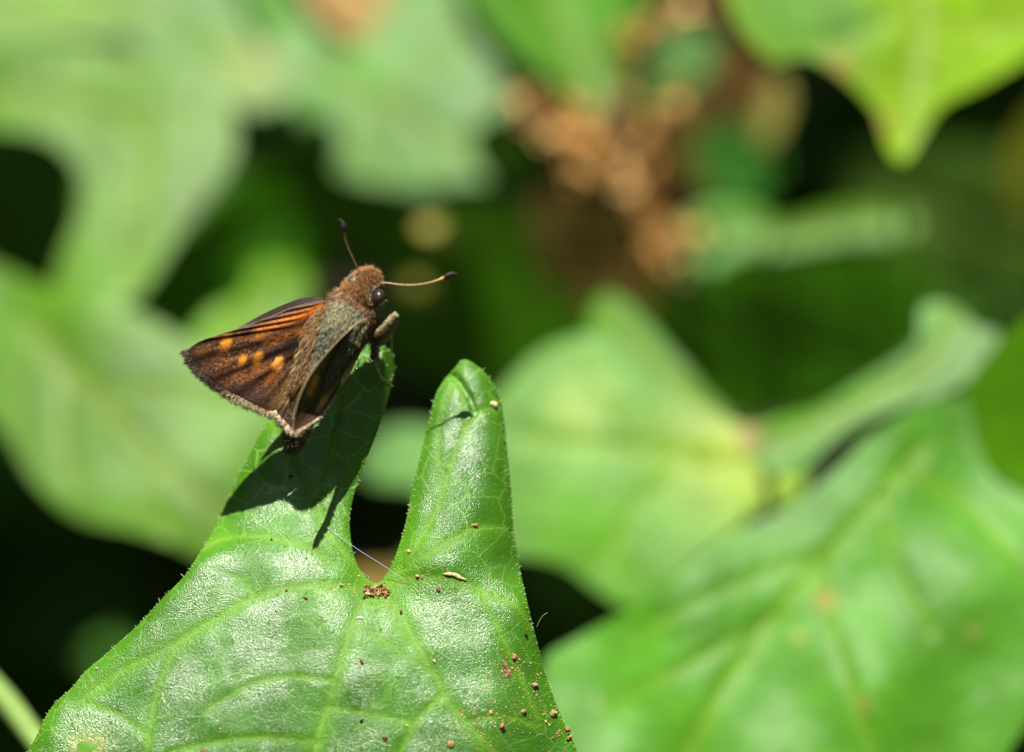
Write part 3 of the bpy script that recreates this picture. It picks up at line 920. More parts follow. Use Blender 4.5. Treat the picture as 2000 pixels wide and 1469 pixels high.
def build_hero():
    x, y = None, None
    v, f, rim = mesh_from_outline(H_SMOOTH, 5.0, 0.28, holes=[HOLE])
    x, y = v[:, 0], v[:, 1]
    z = hero_z(x, y)
    dm = dist_line(x, y, rim, True)
    z = z - 15 * np.exp(-dm / 13)
    base = np.array((0.044, 0.165, 0.008))
    C = np.tile(base, (len(x), 1))
    C = C * (0.8 + 0.4 * vnoise(x / 110, y / 110, 31))[:, None]
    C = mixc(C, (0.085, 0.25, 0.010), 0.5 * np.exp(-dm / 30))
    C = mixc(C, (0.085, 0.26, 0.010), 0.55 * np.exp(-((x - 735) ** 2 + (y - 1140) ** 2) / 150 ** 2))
    vc = np.array((0.18, 0.36, 0.045))
    for l, (_, w, dep) in zip(H_LINES, H_VEINS):
        d = dist_line(x, y, l)
        C = mixc(C, (0.10, 0.27, 0.014), 0.5 * np.exp(-(d / (w * 2.4)) ** 2))
        C = mixc(C, vc * 0.85, 0.8 * np.exp(-(d / (w * 0.5)) ** 2))
    # brown scorch round the hole
    hd = dist_line(x, y, HOLE, True)
    C = mixc(C, (0.35, 0.16, 0.04), np.exp(-(hd / 7) ** 2))
    C = mixc(C, (0.25, 0.33, 0.05), 0.6 * np.exp(-(hd / 22) ** 2))
    P = petiole_path(735, 1160, float(hero_z(np.array([735.]), np.array([1160.]))[0]) - 14, (0.0, -0.12))
    root = empty("leaf", P[-1], "glossy two-lobed heart-shaped leaf in sharp focus carrying the butterfly", "leaf")
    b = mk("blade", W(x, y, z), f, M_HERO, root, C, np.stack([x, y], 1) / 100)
    q = np.full(len(x), 1e9)
    for l, (_, w, dep) in zip(H_LINES, H_VEINS):
        q = np.minimum(q, dist_line(x, y, l) * (7.0 / w))
    gloss = (1 - 0.95 * np.exp(-(dm / 26) ** 2)) * (1 - 0.9 * np.exp(-(q / 13) ** 2))  # highlight pattern painted into the gloss: cut near veins and rim
    gloss = gloss * (0.25 + 0.75 * sm(0.3, 0.62, 0.6 * vnoise(x / 85 + 1, y / 70 + 4, 77) + 0.4 * vnoise(x / 26, y / 26, 78)))
    gloss = gloss * (1 - 0.85 * np.exp(-((x - 735) ** 2 + (y - 1140) ** 2) / 70 ** 2))
    at = b.data.attributes.new("GlossMask", 'FLOAT', 'POINT'); at.data.foreach_set("value", np.clip(gloss, 0, 1))
    netk = 0.28 + 0.55 * (1 - sm(960, 1040, y)) * (1 - sm(760, 780, x)) + 0.12 * sm(780, 800, x) * (1 - sm(1000, 1100, y))  # vein net painted stronger on the shaded lobe, where sheen fades
    at = b.data.attributes.new("Net", 'FLOAT', 'POINT'); at.data.foreach_set("value", netk)
    b["label"] = "glossy green blade with raised lobes and net veins"
    # stout veins as low rounded cords in their grooves
    for l, (_, w, dep) in zip(H_LINES, H_VEINS):
        if w < 4: continue
        l = resample(l, 8)
        zz = hero_full_z(l[:, 0], l[:, 1])
        zz = np.convolve(np.pad(zz, 2, mode='edge'), np.ones(5) / 5, 'valid')
        r = np.linspace(w * 0.36, w * 0.18, len(l)) * U
        tv, tf = tube_mesh(W(l[:, 0], l[:, 1], zz - w * 0.30), r, 8)
        cc = np.tile((0.12, 0.28, 0.02), (len(tv), 1)) * rng.uniform(0.85, 1.1, (len(tv), 1))
        uvt = np.repeat(l, 8, axis=0) / 100
        mk("vein", tv, tf, M_HERO, b, cc, uvt)
    tv, tf = tube_mesh(P, np.linspace(0.0009, 0.0013, len(P)), 10)
    mk("petiole", tv, tf, M_STEM, root, np.tile((0.14, 0.24, 0.04), (len(tv), 1)))
    # short clear hairs: along the rim and scattered over the blade
    rp = resample(H_SMOOTH, 7, True)
    rp = rp + rng.normal(size=rp.shape) * 1.0
    nrm = np.gradient(resample(H_SMOOTH, 7, True), axis=0)
    nrm = np.stack([-nrm[:, 1], nrm[:, 0]], 1); nrm /= np.linalg.norm(nrm, axis=1)[:, None]
    test = inside(rp[:, 0] + nrm[:, 0] * 6, rp[:, 1] + nrm[:, 1] * 6, H_SMOOTH)
    nrm[test] *= -1
    keep = (rp[:, 1] < 1500) & (rng.random(len(rp)) < 0.8)
    rp, nrm = rp[keep], nrm[keep]
    ins = rp - nrm * rng.uniform(0, 7, (len(rp), 1))
    zr = hero_full_z(ins[:, 0], ins[:, 1])
    A = W(ins[:, 0], ins[:, 1], zr - 1)
    Bp = W(ins[:, 0] + nrm[:, 0] * 6 + rng.normal(size=len(rp)) * 3, ins[:, 1] + nrm[:, 1] * 6 + rng.normal(size=len(rp)) * 3 - 2, zr + 5)
    n = 1500
    qx = rng.uniform(60, 1120, n * 3); qy = rng.uniform(690, 1470, n * 3)
    ok = inside(qx, qy, H_SMOOTH); qx, qy = qx[ok][:n], qy[ok][:n]
    zq = hero_full_z(qx, qy)
    A2 = W(qx, qy, zq - 1); B2 = W(qx + rng.normal(size=len(qx)) * 3, qy - rng.uniform(0, 5, len(qx)), zq + 5)
    R = np.vstack([A, A2]); D = np.vstack([Bp, B2]) - R
    ln = np.r_[rng.uniform(4, 9, len(A)), rng.uniform(2, 4.5, len(A2))] * U
    hv, hf, hc = hair_mesh(R, D, ln, np.r_[np.full(len(A), 1.0), np.full(len(A2), 0.8)] * U, np.tile((0.62, 0.72, 0.5), (len(R), 1)), bend=rng.normal(size=R.shape) * 0.3)
    h = mk("leaf_hairs", hv, hf, M_TRICH, b, hc)
    h["kind"] = "stuff"
    HV['root'] = root


build_hero()


# ------------------------------------------------------------------ dust and crumbs on the leaf
def build_debris():
    # fine dust
    spots = [(1000, 1290, 20, 60), (990, 1320, 14, 50), (960, 1400, 45, 110), (1040, 1350, 25, 50), (1070, 1390, 14, 40), (930, 1420, 40, 70), (1095, 1430, 10, 25),
             (760, 1140, 35, 45), (820, 1130, 35, 35), (690, 1150, 30, 30), (960, 1180, 40, 30), (750, 1330, 300, 170), (880, 1440, 60, 70), (850, 1120, 20, 20)]
    px, py = [], []
    for x, y, s, n in spots:
        px.append(rng.normal(x, s, n)); py.append(rng.normal(y, s * 0.7, n))
    px, py = np.concatenate(px), np.concatenate(py)
    ok = inside(px, py, H_SMOOTH); px, py = px[ok], py[ok]
    z = hero_full_z(px, py)
    V, F, C = [], [], []
    tet = np.array([(1, 1, 1), (-1, -1, 1), (-1, 1, -1), (1, -1, -1), (0.9, -0.2, 0.6)])
    for a, b, c in zip(px, py, z):
        r = rng.lognormal(-0.05, 0.5)
        k = len(V)
        pts = tet * rng.uniform(0.5, 1.2, tet.shape) * r
        V += list(W(a + pts[:, 0], b + pts[:, 1], c + 0.8 + pts[:, 2] * 0.7))
        F += [[k, k + 1, k + 2], [k, k + 2, k + 3], [k, k + 3, k + 1], [k + 1, k + 3, k + 2], [k, k + 4, k + 3], [k, k + 1, k + 4]]
        cc = np.array(random.choice([(0.62, 0.42, 0.16), (0.5, 0.3, 0.13), (0.7, 0.52, 0.24), (0.3, 0.16, 0.08)])) * rng.uniform(0.8, 1.15)
        C += [cc] * 5
    o = mk("dust", V, F, M_CRUMB, None, np.array(C), smooth=False)
    tag(o, "fine tan dust sprinkled over the two-lobed leaf", "dust", kind="stuff")
    # single crumbs
    cr = [(706, 1292, 6, (0.16, 0.05, 0.02)), (706, 1408, 6, (0.2, 0.08, 0.03)), (783, 1195, 6, (0.3, 0.16, 0.07)), (980, 1418, 9, (0.5, 0.32, 0.16)),
          (1027, 1240, 5, (0.06, 0.04, 0.02)), (927, 1026, 6, (0.5, 0.3, 0.14)), (856, 1150, 7, (0.3, 0.22, 0.1)), (825, 1128, 6, (0.55, 0.36, 0.18)),
          (815, 1125, 5, (0.6, 0.42, 0.2)), (752, 1440, 7, (0.35, 0.22, 0.1)), (1080, 1392, 9, (0.5, 0.32, 0.14)), (1023, 1390, 7, (0.5, 0.26, 0.1)),
          (667, 1142, 5, (0.6, 0.42, 0.22)), (798, 1077, 5, (0.65, 0.5, 0.3)), (560, 1152, 4, (0.3, 0.1, 0.04)), (597, 1168, 5, (0.25, 0.12, 0.06)),
          (531, 1054, 4, (0.2, 0.12, 0.05)), (711, 1168, 5, (0.05, 0.04, 0.03)), (1045, 1338, 8, (0.55, 0.36, 0.18)), (1108, 1425, 9, (0.45, 0.22, 0.09)),
          (985, 860, 5, (0.6, 0.45, 0.3)), (568, 930, 6, (0.12, 0.07, 0.02)), (395, 1467, 7, (0.3, 0.12, 0.06)), (190, 1306, 4, (0.8, 0.55, 0.4)),
          (1005, 1283, 7, (0.5, 0.3, 0.14)), (880, 1452, 8, (0.5, 0.32, 0.14)), (1112, 1440, 7, (0.5, 0.3, 0.12))]
    CRUMB_LABEL = {0: "dark red-brown crumb on the leaf between its midrib and the dusty flank", 1: "rust-brown crumb beside the leaf's midrib, below the dark red-brown one",
                   2: "brown crumb just below the droppings clump in the leaf notch", 4: "black crumb near the leaf margin by the curved fibre",
                   5: "orange-tan crumb on the vein across the empty lobe", 6: "dull olive-brown crumb below the straw flake",
                   7: "browner tan crumb of a pair beside the straw flake", 8: "paler tan crumb of a pair beside the straw flake", 9: "brown crumb between the leaf's midrib and the dusty flank, low on the blade",
                   12: "pale tan crumb on the side vein beside the droppings clump", 13: "cream crumb at the inner margin of the empty lobe",
                   14: "small red-brown speck on the leaf's long side vein", 15: "dark brown speck just below the leaf's long side vein",
                   16: "dark speck beneath the tip of the butterfly's shadow, on the upper side vein", 17: "black speck touching the droppings clump",
                   20: "pale pinkish crumb on the outer margin of the empty lobe", 21: "dark crumb inside the butterfly's shadow on the leaf",
                   22: "reddish crumb low on the blade between the hole and the midrib", 23: "pale pink grain on the leaf margin above the hole",
                   19: "orange-brown crumb on the leaf margin, upper of a pair", 26: "orange-brown crumb on the leaf margin, lower of a pair"}
    for i, (x, y, r, c) in enumerate(cr):
        me = crumple_colored(100 + i, np.array(c) * 0.8, M_GRAIN, 2)
        me.polygons.foreach_set('use_smooth', np.zeros(len(me.polygons), dtype=bool))
        o = bpy.data.objects.new("soil_crumb", me); COL.objects.link(o)
        zz = float(hero_full_z(np.array([x * 1.0]), np.array([y * 1.0]))[0])
        o.location = w1(x, y, zz + r * 0.3)
        s = r * U; o.scale = (s * rng.uniform(0.9, 1.4), s * rng.uniform(0.6, 0.9), s * rng.uniform(0.6, 1.0))
        o.rotation_euler = rng.uniform(0, 6.28, 3)
        tag(o, CRUMB_LABEL.get(i, "tan soil crumb in the dusty patch on the two-lobed leaf's flank"), "crumb", "soil crumbs on the leaf")
    # clump of frass at the notch
    root = empty("frass_clump", w1(735, 1155, float(hero_full_z(np.array([735.]), np.array([1155.]))[0])),
                 "brown crumbly clump of droppings where the leaf stalk joins", "crumb clump")
    ms = [crumple_colored(300 + k, c, M_GRAIN, 1) for k, c in enumerate([(0.24, 0.11, 0.05), (0.38, 0.22, 0.1), (0.10, 0.04, 0.02), (0.48, 0.32, 0.16), (0.2, 0.09, 0.04)])]
    for q in ms: q.polygons.foreach_set('use_smooth', np.zeros(len(q.polygons), dtype=bool))
    for k in range(95):
        t = rng.uniform(-1, 1)
        x = 735 + t * 24 + rng.normal() * 2; y = 1154 + t * 2 + rng.normal() * 4.5
        zz = float(hero_full_z(np.array([x]), np.array([y]))[0]) + rng.uniform(0, 12) * (1 - t * t * 0.6)
        o = bpy.data.objects.new("crumb", random.choice(ms)); COL.objects.link(o); o.parent = root
        o.location = w1(x, y, zz) - np.array(root.location)
        s = rng.uniform(3.0, 7.0) * U; o.scale = (s, s * 0.7, s * 0.6); o.rotation_euler = rng.uniform(0, 6.28, 3)
    # pale flakes
    def flake(name, pts, w, c, lab):
        l = resample(catmull(pts, 5, False), 3)
        zz = hero_full_z(l[:, 0], l[:, 1]) + 2.0 + rng.uniform(-0.4, 0.8, len(l))
        wd = w * (1 - np.abs(np.linspace(-1, 1, len(l))) ** 3) + 0.6
        wd = wd * rng.uniform(0.7, 1.2, len(l))
        tv, tf = tube_mesh(W(l[:, 0], l[:, 1], zz), wd * U, 7, flat=(-FWD, 0.35))
        o = mk(name, tv, tf, M_CRUMB, None, np.tile(c, (len(tv), 1)) * rng.uniform(0.8, 1.1, (len(tv), 1)), loc=w1(pts[0][0], pts[0][1], zz[0]))
        tag(o, lab, "flake")
    flake("dry_flake", [(865, 1121), (885, 1122), (900, 1129), (912, 1133)], 3.4, (0.6, 0.48, 0.26), "long pale straw flake lying on the lobe beside the clump")
    flake("grey_flake", [(696, 1208), (704, 1206), (711, 1209)], 2.6, (0.55, 0.55, 0.48), "small pale grey flake beside the leaf's midrib")
    flake("bark_flake", [(980, 1288), (990, 1305), (994, 1322)], 3.5, (0.3, 0.17, 0.09), "brown splinter among the dust on the leaf's flank")
    flake("pale_chip", [(958, 787), (964, 790), (971, 794)], 5.5, (0.75, 0.62, 0.36), "pale cream chip stuck near the tip of the empty lobe")
    # silk thread across the notch
    a = np.array([(626, 1020), (660, 1046), (700, 1074), (740, 1099), (768, 1117), (800, 1140)], float)
    za = 5.0 * np.sin(np.linspace(0, math.pi, len(a))) + np.linspace(float(hero_full_z(np.array([626.]), np.array([1020.]))[0]) + 2, float(hero_full_z(np.array([800.]), np.array([1140.]))[0]) + 2, len(a))
    tv, tf = tube_mesh(W(a[:, 0], a[:, 1], za), 0.4 * U, 6)
    o = mk("silk_thread", tv, tf, M_SILK, None, np.tile((0.5, 0.52, 0.85), (len(tv), 1)), loc=w1(626, 1020, za[0]))
    tag(o, "single shiny silk thread stretched across the leaf notch", "thread")
    l = catmull([(1048, 1225), (1054, 1212), (1060, 1203), (1069, 1197)], 5, False)
    z0 = float(hero_full_z(np.array([1040.]), np.array([1225.]))[0])
    tv, tf = tube_mesh(W(l[:, 0], l[:, 1], np.linspace(z0 - 5, z0 + 4, len(l))), 0.7 * U, 5)
    o = mk("plant_fibre", tv, tf, M_TRICH, None, np.tile((0.3, 0.4, 0.12), (len(tv), 1)), loc=w1(1048, 1225, z0))
    tag(o, "fine curved green fibre sticking out from the leaf's margin", "fibre")


build_debris()

# ------------------------------------------------------------------ the butterfly
LZ = -35.0      # leaf level below the butterfly


def build_butterfly():
    foot = w1(680, 780, float(hero_full_z(np.array([680.]), np.array([780.]))[0]))
    root = empty("butterfly", foot, "brown and orange skipper butterfly with clubbed antennae perched on a leaf lobe", "butterfly")
    # ---- body
    sec = np.array([  # x, y, z, half width, half depth
        (731, 529, 108, 3, 3), (728, 535, 110, 14, 14), (723, 544, 112, 23, 22), (717, 555, 112, 29, 28), (709, 568, 110, 33, 32), (701, 581, 108, 37, 36),
        (693, 594, 105, 44, 42), (684, 609, 103, 50, 47), (674, 627, 101, 53, 50), (664, 645, 100, 52, 50), (654, 663, 99, 48, 46), (645, 680, 98, 43, 44),
        (636, 697, 97, 39, 40), (626, 717, 96, 36, 37), (616, 738, 95, 33, 34), (606, 760, 94, 30, 31), (597, 784, 92, 27, 28), (589, 808, 89, 24, 24),
        (583, 830, 85, 20, 19), (578, 848, 81, 15, 14), (574, 862, 78, 9, 8), (572, 868, 76, 2, 2)], float)
    sec[:, 2] += LZ
    sp = catmull(sec, 4, False)
    m = len(sp); n = 40
    ax = np.gradient(sp[:, :3], axis=0); ax /= np.linalg.norm(ax, axis=1)[:, None]
    side = np.stack([-ax[:, 1], ax[:, 0], np.zeros(m)], 1)
    side /= np.linalg.norm(side, axis=1)[:, None]
    side *= np.sign(side[:, 0:1])                       # points to picture right
    upd = np.cross(ax, side); upd *= np.sign(upd[:, 2:3])
    th = np.linspace(0, 2 * math.pi, n, endpoint=False)
    P = sp[:, None, :3] + (np.cos(th)[None, :, None] * side[:, None] * sp[:, None, 3:4] + np.sin(th)[None, :, None] * upd[:, None] * sp[:, None, 4:5])
    S = np.linspace(0, 1, m)
    Pf = P.reshape(-1, 3)
    F = []
    for i in range(m - 1):
        for j in range(n):
            k = (j + 1) % n
            F.append([i * n + j, (i + 1) * n + j, (i + 1) * n + k, i * n + k])
    F.append(list(range(n))); F.append([(m - 1) * n + j for j in range(n)][::-1])

    def body_col(s, cth, sth, x, y, seed=0):
        """hair and skin colour by place on the body"""
        N = len(s)
        C = np.tile(np.array((0.28, 0.155, 0.07)), (N, 1))
        head = 1 - sm(0.21, 0.27, s)
        C = mixc(C, (0.34, 0.165, 0.05), head)
        top = sm(0.15, 0.6, sth)
        grn = sm(0.27, 0.33, s) * (1 - sm(0.60, 0.75, s)) * top * (1 - sm(0.7, 0.95, np.abs(cth)))
        C = mixc(C, (0.40, 0.37, 0.20), grn)
        blu = np.exp(-((x - 632) ** 2 + (y - 672) ** 2) / 26 ** 2) * top
        C = mixc(C, (0.13, 0.17, 0.17), 0.8 * blu)
        abd = sm(0.55, 0.72, s)
        C = mixc(C, (0.42, 0.35, 0.2), 0.75 * abd * top)
        C = mixc(C, (0.17, 0.10, 0.06), sm(0.86, 0.93, s))
        und = sm(0.1, 0.6, -sth)
        C = mixc(C, (0.30, 0.23, 0.13), und * 0.7)
        return C

    s_all = np.repeat(S, n); ct = np.tile(np.cos(th), m); st = np.tile(np.sin(th), m)
    C = body_col(s_all, ct, st, Pf[:, 0], Pf[:, 1]) * 0.55
    body = mk("body", W(Pf[:, 0], Pf[:, 1], Pf[:, 2]), F, M_BODY, root, C)
    # ---- hair coat
    cnt = 20000
    s = rng.random(cnt) ** 0.92
    t = np.where(rng.random(cnt) < 0.82, rng.uniform(-0.5, math.pi + 0.5, cnt), rng.uniform(0, 2 * math.pi, cnt))
    fi = s * (m - 1); i0 = np.clip(fi.astype(int), 0, m - 2); fr = (fi - i0)[:, None]
    cs = sp[i0] * (1 - fr) + sp[i0 + 1] * fr
    a_, s_, u_ = ax[i0], side[i0], upd[i0]
    nrm = np.cos(t)[:, None] * s_ + np.sin(t)[:, None] * u_
    rt = cs[:, :3] + np.cos(t)[:, None] * s_ * cs[:, 3:4] + np.sin(t)[:, None] * u_ * cs[:, 4:5]
    head = s < 0.24
    lay = np.where(head, 0.25, np.where(s < 0.3, 0.7, 1.5))
    d = nrm * np.where(head, 1.0, 0.42)[:, None] + a_ * lay[:, None] + rng.normal(size=(cnt, 3)) * np.where(head, 0.38, 0.22)[:, None]
    d[head] += np.array([0.15, -0.5, 0.1])          # head hair brushed forwards
    ln = np.where(head, rng.uniform(5, 13, cnt), np.where(np.abs(np.cos(t)) > 0.7, rng.uniform(11, 24, cnt), rng.uniform(7, 16, cnt)))
    ln = np.where(s > 0.9, rng.uniform(14, 26, cnt), ln)
    clear = ~((((rt[:, 0] - 742) / 21) ** 2 + ((rt[:, 1] - 584) / 25) ** 2 < 1) & (rt[:, 2] > 70 + LZ))
    ln = np.where(clear, ln, 0.5)
    hc = body_col(s, np.cos(t), np.sin(t), rt[:, 0], rt[:, 1])
    hc = hc * rng.lognormal(0.0, 0.32, (cnt, 1)) * (1 + 0.12 * rng.normal(size=(cnt, 3)))
    pale = rng.random(cnt) < 0.10
    hc[pale] = np.array((0.42, 0.36, 0.24)) * rng.uniform(0.7, 1.2, (pale.sum(), 1))
    # iridescent flecks along the middle of the back
    iri = (s > 0.28) & (s < 0.7) & (np.abs(np.cos(t)) < 0.6) & (rng.random(cnt) < 0.4)
    pal = np.array([(0.30, 0.42, 0.34), (0.48, 0.45, 0.18), (0.36, 0.42, 0.25), (0.26, 0.34, 0.40), (0.54, 0.42, 0.23)])
    hc[iri] = pal[rng.integers(0, 5, iri.sum())] * rng.uniform(0.6, 1.4, (iri.sum(), 1))
    # pale collar behind the eye and white spots beside the antennae
    for wx, wy, wr in ((692, 547, 5), (730, 563, 6), (723, 573, 4), (723, 582, 4), (724, 592, 4)):
        wsel = np.hypot(rt[:, 0] - wx, rt[:, 1] - wy) < wr
        hc[wsel] = (0.72, 0.68, 0.6)
    A = W(rt[:, 0], rt[:, 1], rt[:, 2]); B = W(rt[:, 0] + d[:, 0], rt[:, 1] + d[:, 1], rt[:, 2] + d[:, 2])
    hv, hf, hcc = hair_mesh(A, B - A, ln * U, rng.uniform(0.38, 0.7, cnt) * U, hc, bend=rng.normal(size=(cnt, 3)) * 0.18)
    fur = mk("fur", hv, hf, M_FUZZ, body, hcc); fur["kind"] = "stuff"

    # ---- eyes
    def ball(name, c, r, colr, mat, parent, nu=20, nv=14, tilt=None):
        V, Fq = [], []
        for i in range(nv + 1):
            ph = math.pi * i / nv
            for j in range(nu):
                a = 2 * math.pi * j / nu
                V.append((c[0] + r[0] * math.sin(ph) * math.cos(a), c[1] + r[1] * math.sin(ph) * math.sin(a), c[2] + r[2] * math.cos(ph)))
        for i in range(nv):
            for j in range(nu):
                k = (j + 1) % nu
                Fq.append([i * nu + j, i * nu + k, (i + 1) * nu + k, (i + 1) * nu + j][::-1])
        V = np.array(V)
        return mk(name, W(V[:, 0], V[:, 1], V[:, 2]), Fq, mat, parent, np.tile(colr, (len(V), 1)))
    ball("eye", (740, 581, 134 + LZ), (12.5, 17.5, 19), (0.032, 0.022, 0.02), M_EYE, root)
    ball("eye", (690, 553, 100 + LZ), (13, 18, 18), (0.05, 0.034, 0.03), M_EYE, root)
    # palps under the head
    for ox in (0, -12):
        q = catmull([(738 + ox, 602 + ox * 0.4, 90 + LZ), (748 + ox, 598 + ox * .4, 88 + LZ), (755 + ox, 586 + ox * .4, 88 + LZ)], 5, False)
        tv, tf = tube_mesh(W(q[:, 0], q[:, 1], q[:, 2]), np.linspace(6, 2, len(q)) * U, 8)
        mk("palp", tv, tf, M_BODY, root, np.tile((0.3, 0.22, 0.12), (len(tv), 1)))

    # ---- antennae
    def antenna(pts, zs, club_at):
        q = resample(catmull(np.column_stack([pts, zs]), 10, False), 1.2)
        tt = np.linspace(0, 1, len(q))
        r = 1.5 + 0.25 * np.sin(tt * 190)
        r = r + 4.4 * np.exp(-((tt - club_at) / 0.085) ** 2) * (tt < club_at) + 4.4 * np.exp(-((tt - club_at) / 0.075) ** 2) * (tt >= club_at)
        r = np.where(tt > 0.95, np.maximum(0.7, r * (1 - (tt - 0.95) * 12)), r)
        tv, tf = tube_mesh(W(q[:, 0], q[:, 1], q[:, 2]), r * U, 10)
        T = np.repeat(tt, 10)
        cc = np.tile(np.array((0.30, 0.17, 0.09)), (len(tv), 1))
        ring = (np.sin(T * 190) > 0.3)
        cc[ring] = (0.5, 0.36, 0.22)
        cc = mixc(cc, (0.62, 0.36, 0.12), sm(club_at - 0.22, club_at - 0.12, T))
        cc = mixc(cc, (0.018, 0.012, 0.012), sm(club_at - 0.085, club_at - 0.055, T))
        o = mk("antenna", tv, tf, M_BODY, root, cc)
    antenna(np.array([(703, 536), (698, 525), (688, 503), (679, 482), (674, 465), (672, 450), (670, 437), (666, 430), (659, 427)], float), np.array([132, 140, 156, 170, 180, 186, 190, 190, 189]) + LZ, 0.83)
    antenna(np.array([(744, 553), (757, 553), (780, 556), (805, 557), (830, 554), (850, 549), (868, 542), (880, 536), (890, 535), (898, 538)], float), np.array([130, 136, 140, 144, 146, 146, 146, 146, 146, 145]) + LZ, 0.86)

    # ---- wings
    def wing(name, basec, marginc, zb, zm, colour, nu=120, nv=200, pleat=3.0, bulge=0.0, fringe=None, label=None, thick_edge=None):
        """lofted between the base curve and the margin curve; colour(x, y, u, v) -> rgb"""
        b = resample(catmull(basec, 8, False), 1.0); mg = resample(catmull(marginc, 8, False), 1.0)
        tv_ = np.linspace(0, 1, nv)
        def at(c, t):
            k = np.linspace(0, 1, len(c))
            return np.stack([np.interp(t, k, c[:, 0]), np.interp(t, k, c[:, 1])], 1)
        bb, mm = at(b, tv_), at(mg, tv_)
        zbv = np.interp(tv_, np.linspace(0, 1, len(zb)), zb); zmv = np.interp(tv_, np.linspace(0, 1, len(zm)), zm)
        uu = np.linspace(0, 1, nu)
        X = bb[None, :, 0] * (1 - uu[:, None]) + mm[None, :, 0] * uu[:, None]
        Y = bb[None, :, 1] * (1 - uu[:, None]) + mm[None, :, 1] * uu[:, None]
        Zz = zbv[None] * (1 - uu[:, None]) + zmv[None] * uu[:, None]
        Uu = np.repeat(uu, nv).reshape(nu, nv); Vv = np.tile(tv_, nu).reshape(nu, nv)
        Zz = Zz + bulge * np.sin(Uu * math.pi) * np.sin(Vv * math.pi)
        Zz = Zz + pleat * np.sin(Vv * math.pi * 2 * 8.5 + 0.6) * sm(0.1, 0.4, Uu)
        Cc = colour(X.ravel(), Y.ravel(), Uu.ravel(), Vv.ravel())
        A = np.arange((nu - 1) * nv).reshape(nu - 1, nv)[:, :-1].ravel()
        Fq = np.stack([A, A + nv, A + nv + 1, A + 1], 1)
        o = mk(name, W(X.ravel(), Y.ravel(), Zz.ravel() + LZ), Fq, M_SCALE, root, Cc)
        if label: o["label"] = label
        if fringe:
            for (v0, v1, num, l0, l1, fc) in fringe:
                vv = rng.uniform(v0, v1, num)
                p = at(mg, vv); q = at(b, vv)
                rt_ = p + (q - p) * rng.uniform(0.0, 0.035, (num, 1))
                # outward: across the margin
                tg = at(mg, np.clip(vv + 0.01, 0, 1)) - at(mg, np.clip(vv - 0.01, 0, 1))
                nn_ = np.stack([tg[:, 1], -tg[:, 0]], 1); nn_ /= np.linalg.norm(nn_, axis=1)[:, None] + 1e-9
                nn_ *= np.sign(np.sum(nn_ * (p - q), 1))[:, None]
                rd = (p - q) / np.linalg.norm(p - q, axis=1)[:, None]
                dd = nn_ * 0.5 + rd * 0.7 + rng.normal(size=(num, 2)) * 0.2
                zz = np.interp(vv, np.linspace(0, 1, len(zm)), zm) + LZ + pleat * np.sin(vv * math.pi * 2 * 8.5 + 0.6)
                A_ = W(rt_[:, 0], rt_[:, 1], zz + 0.6)
                B_ = W(rt_[:, 0] + dd[:, 0] * 10, rt_[:, 1] + dd[:, 1] * 10, zz + rng.normal(size=num) * 1.2)
                clump = 0.75 + 0.5 * vnoise(vv * 60, vv * 0 + 2, 9)
                ll = rng.uniform(l0, l1, num) * clump
                fcol = np.asarray([fc[i] for i in rng.integers(0, len(fc), num)]) * rng.uniform(0.8, 1.2, (num, 1))
                hv, hf, hcc = hair_mesh(A_, B_ - A_, ll * U, rng.uniform(0.6, 1.0, num) * U, fcol)
                fr_ = mk("fringe", hv, hf, M_FUZZ, o, hcc); fr_["kind"] = "stuff"
        return o

    DK = np.array((0.034, 0.017, 0.011)); BR = np.array((0.095, 0.04, 0.015)); OR = np.array((0.42, 0.13, 0.015)); YE = np.array((0.95, 0.36, 0.03))

    def fw_col(x, y, u, v):
        n1 = vnoise(v * 70 + 3, u * 9 + 5, 41); n2 = vnoise(v * 160, u * 40, 42); n3 = vnoise(x / 1.7, y / 1.7, 43)
        C = np.tile(DK, (len(x), 1))
        n4 = rng.random(len(x))
        streak = sm(0.3, 0.7, n1 * 0.5 + n2 * 0.5)
        C = mixc(C, BR * 0.9, streak * (0.35 + 0.65 * sm(0.35, 0.8, u)))
        # orange scales strewn between the veins
        C = mixc(C, OR * 1.5, sm(0.45, 0.75, n3 * 0.35 + n1 * 0.35 + n4 * 0.3) * 0.42 * sm(0.15, 0.45, u) * (1 - sm(0.9, 0.99, u)))
        C = mixc(C, (0.5, 0.34, 0.2), ((n4 > 0.965) & (u > 0.25)) * 0.6)
        # dark veins
        vein = np.exp(-((np.mod(v * 8.5 + 0.1, 1) - 0.5) / 0.15) ** 2)
        C = mixc(C, (0.012, 0.007, 0.006), 0.9 * vein * sm(0.05, 0.25, u))
        # dark patch in the middle of the wing
        d0 = dist_line(x, y, [(590, 668), (550, 685), (520, 690)])
        C = mixc(C, (0.02, 0.012, 0.01), 0.85 * np.exp(-(d0 / 11) ** 2))
        # orange flush along the leading edge
        d1 = dist_line(x, y, [(628, 598), (590, 616), (545, 632), (505, 648)])
        C = mixc(C, (0.78, 0.21, 0.016), np.exp(-(d1 / 8) ** 2) * (0.35 + 0.65 * sm(0.3, 0.6, n2 * 0.5 + n3 * 0.5)))
        d2 = dist_line(x, y, [(600, 640), (560, 655), (520, 672)])
        C = mixc(C, (0.55, 0.17, 0.016), np.exp(-(d2 / 7) ** 2) * 0.7 * sm(0.3, 0.7, n2))
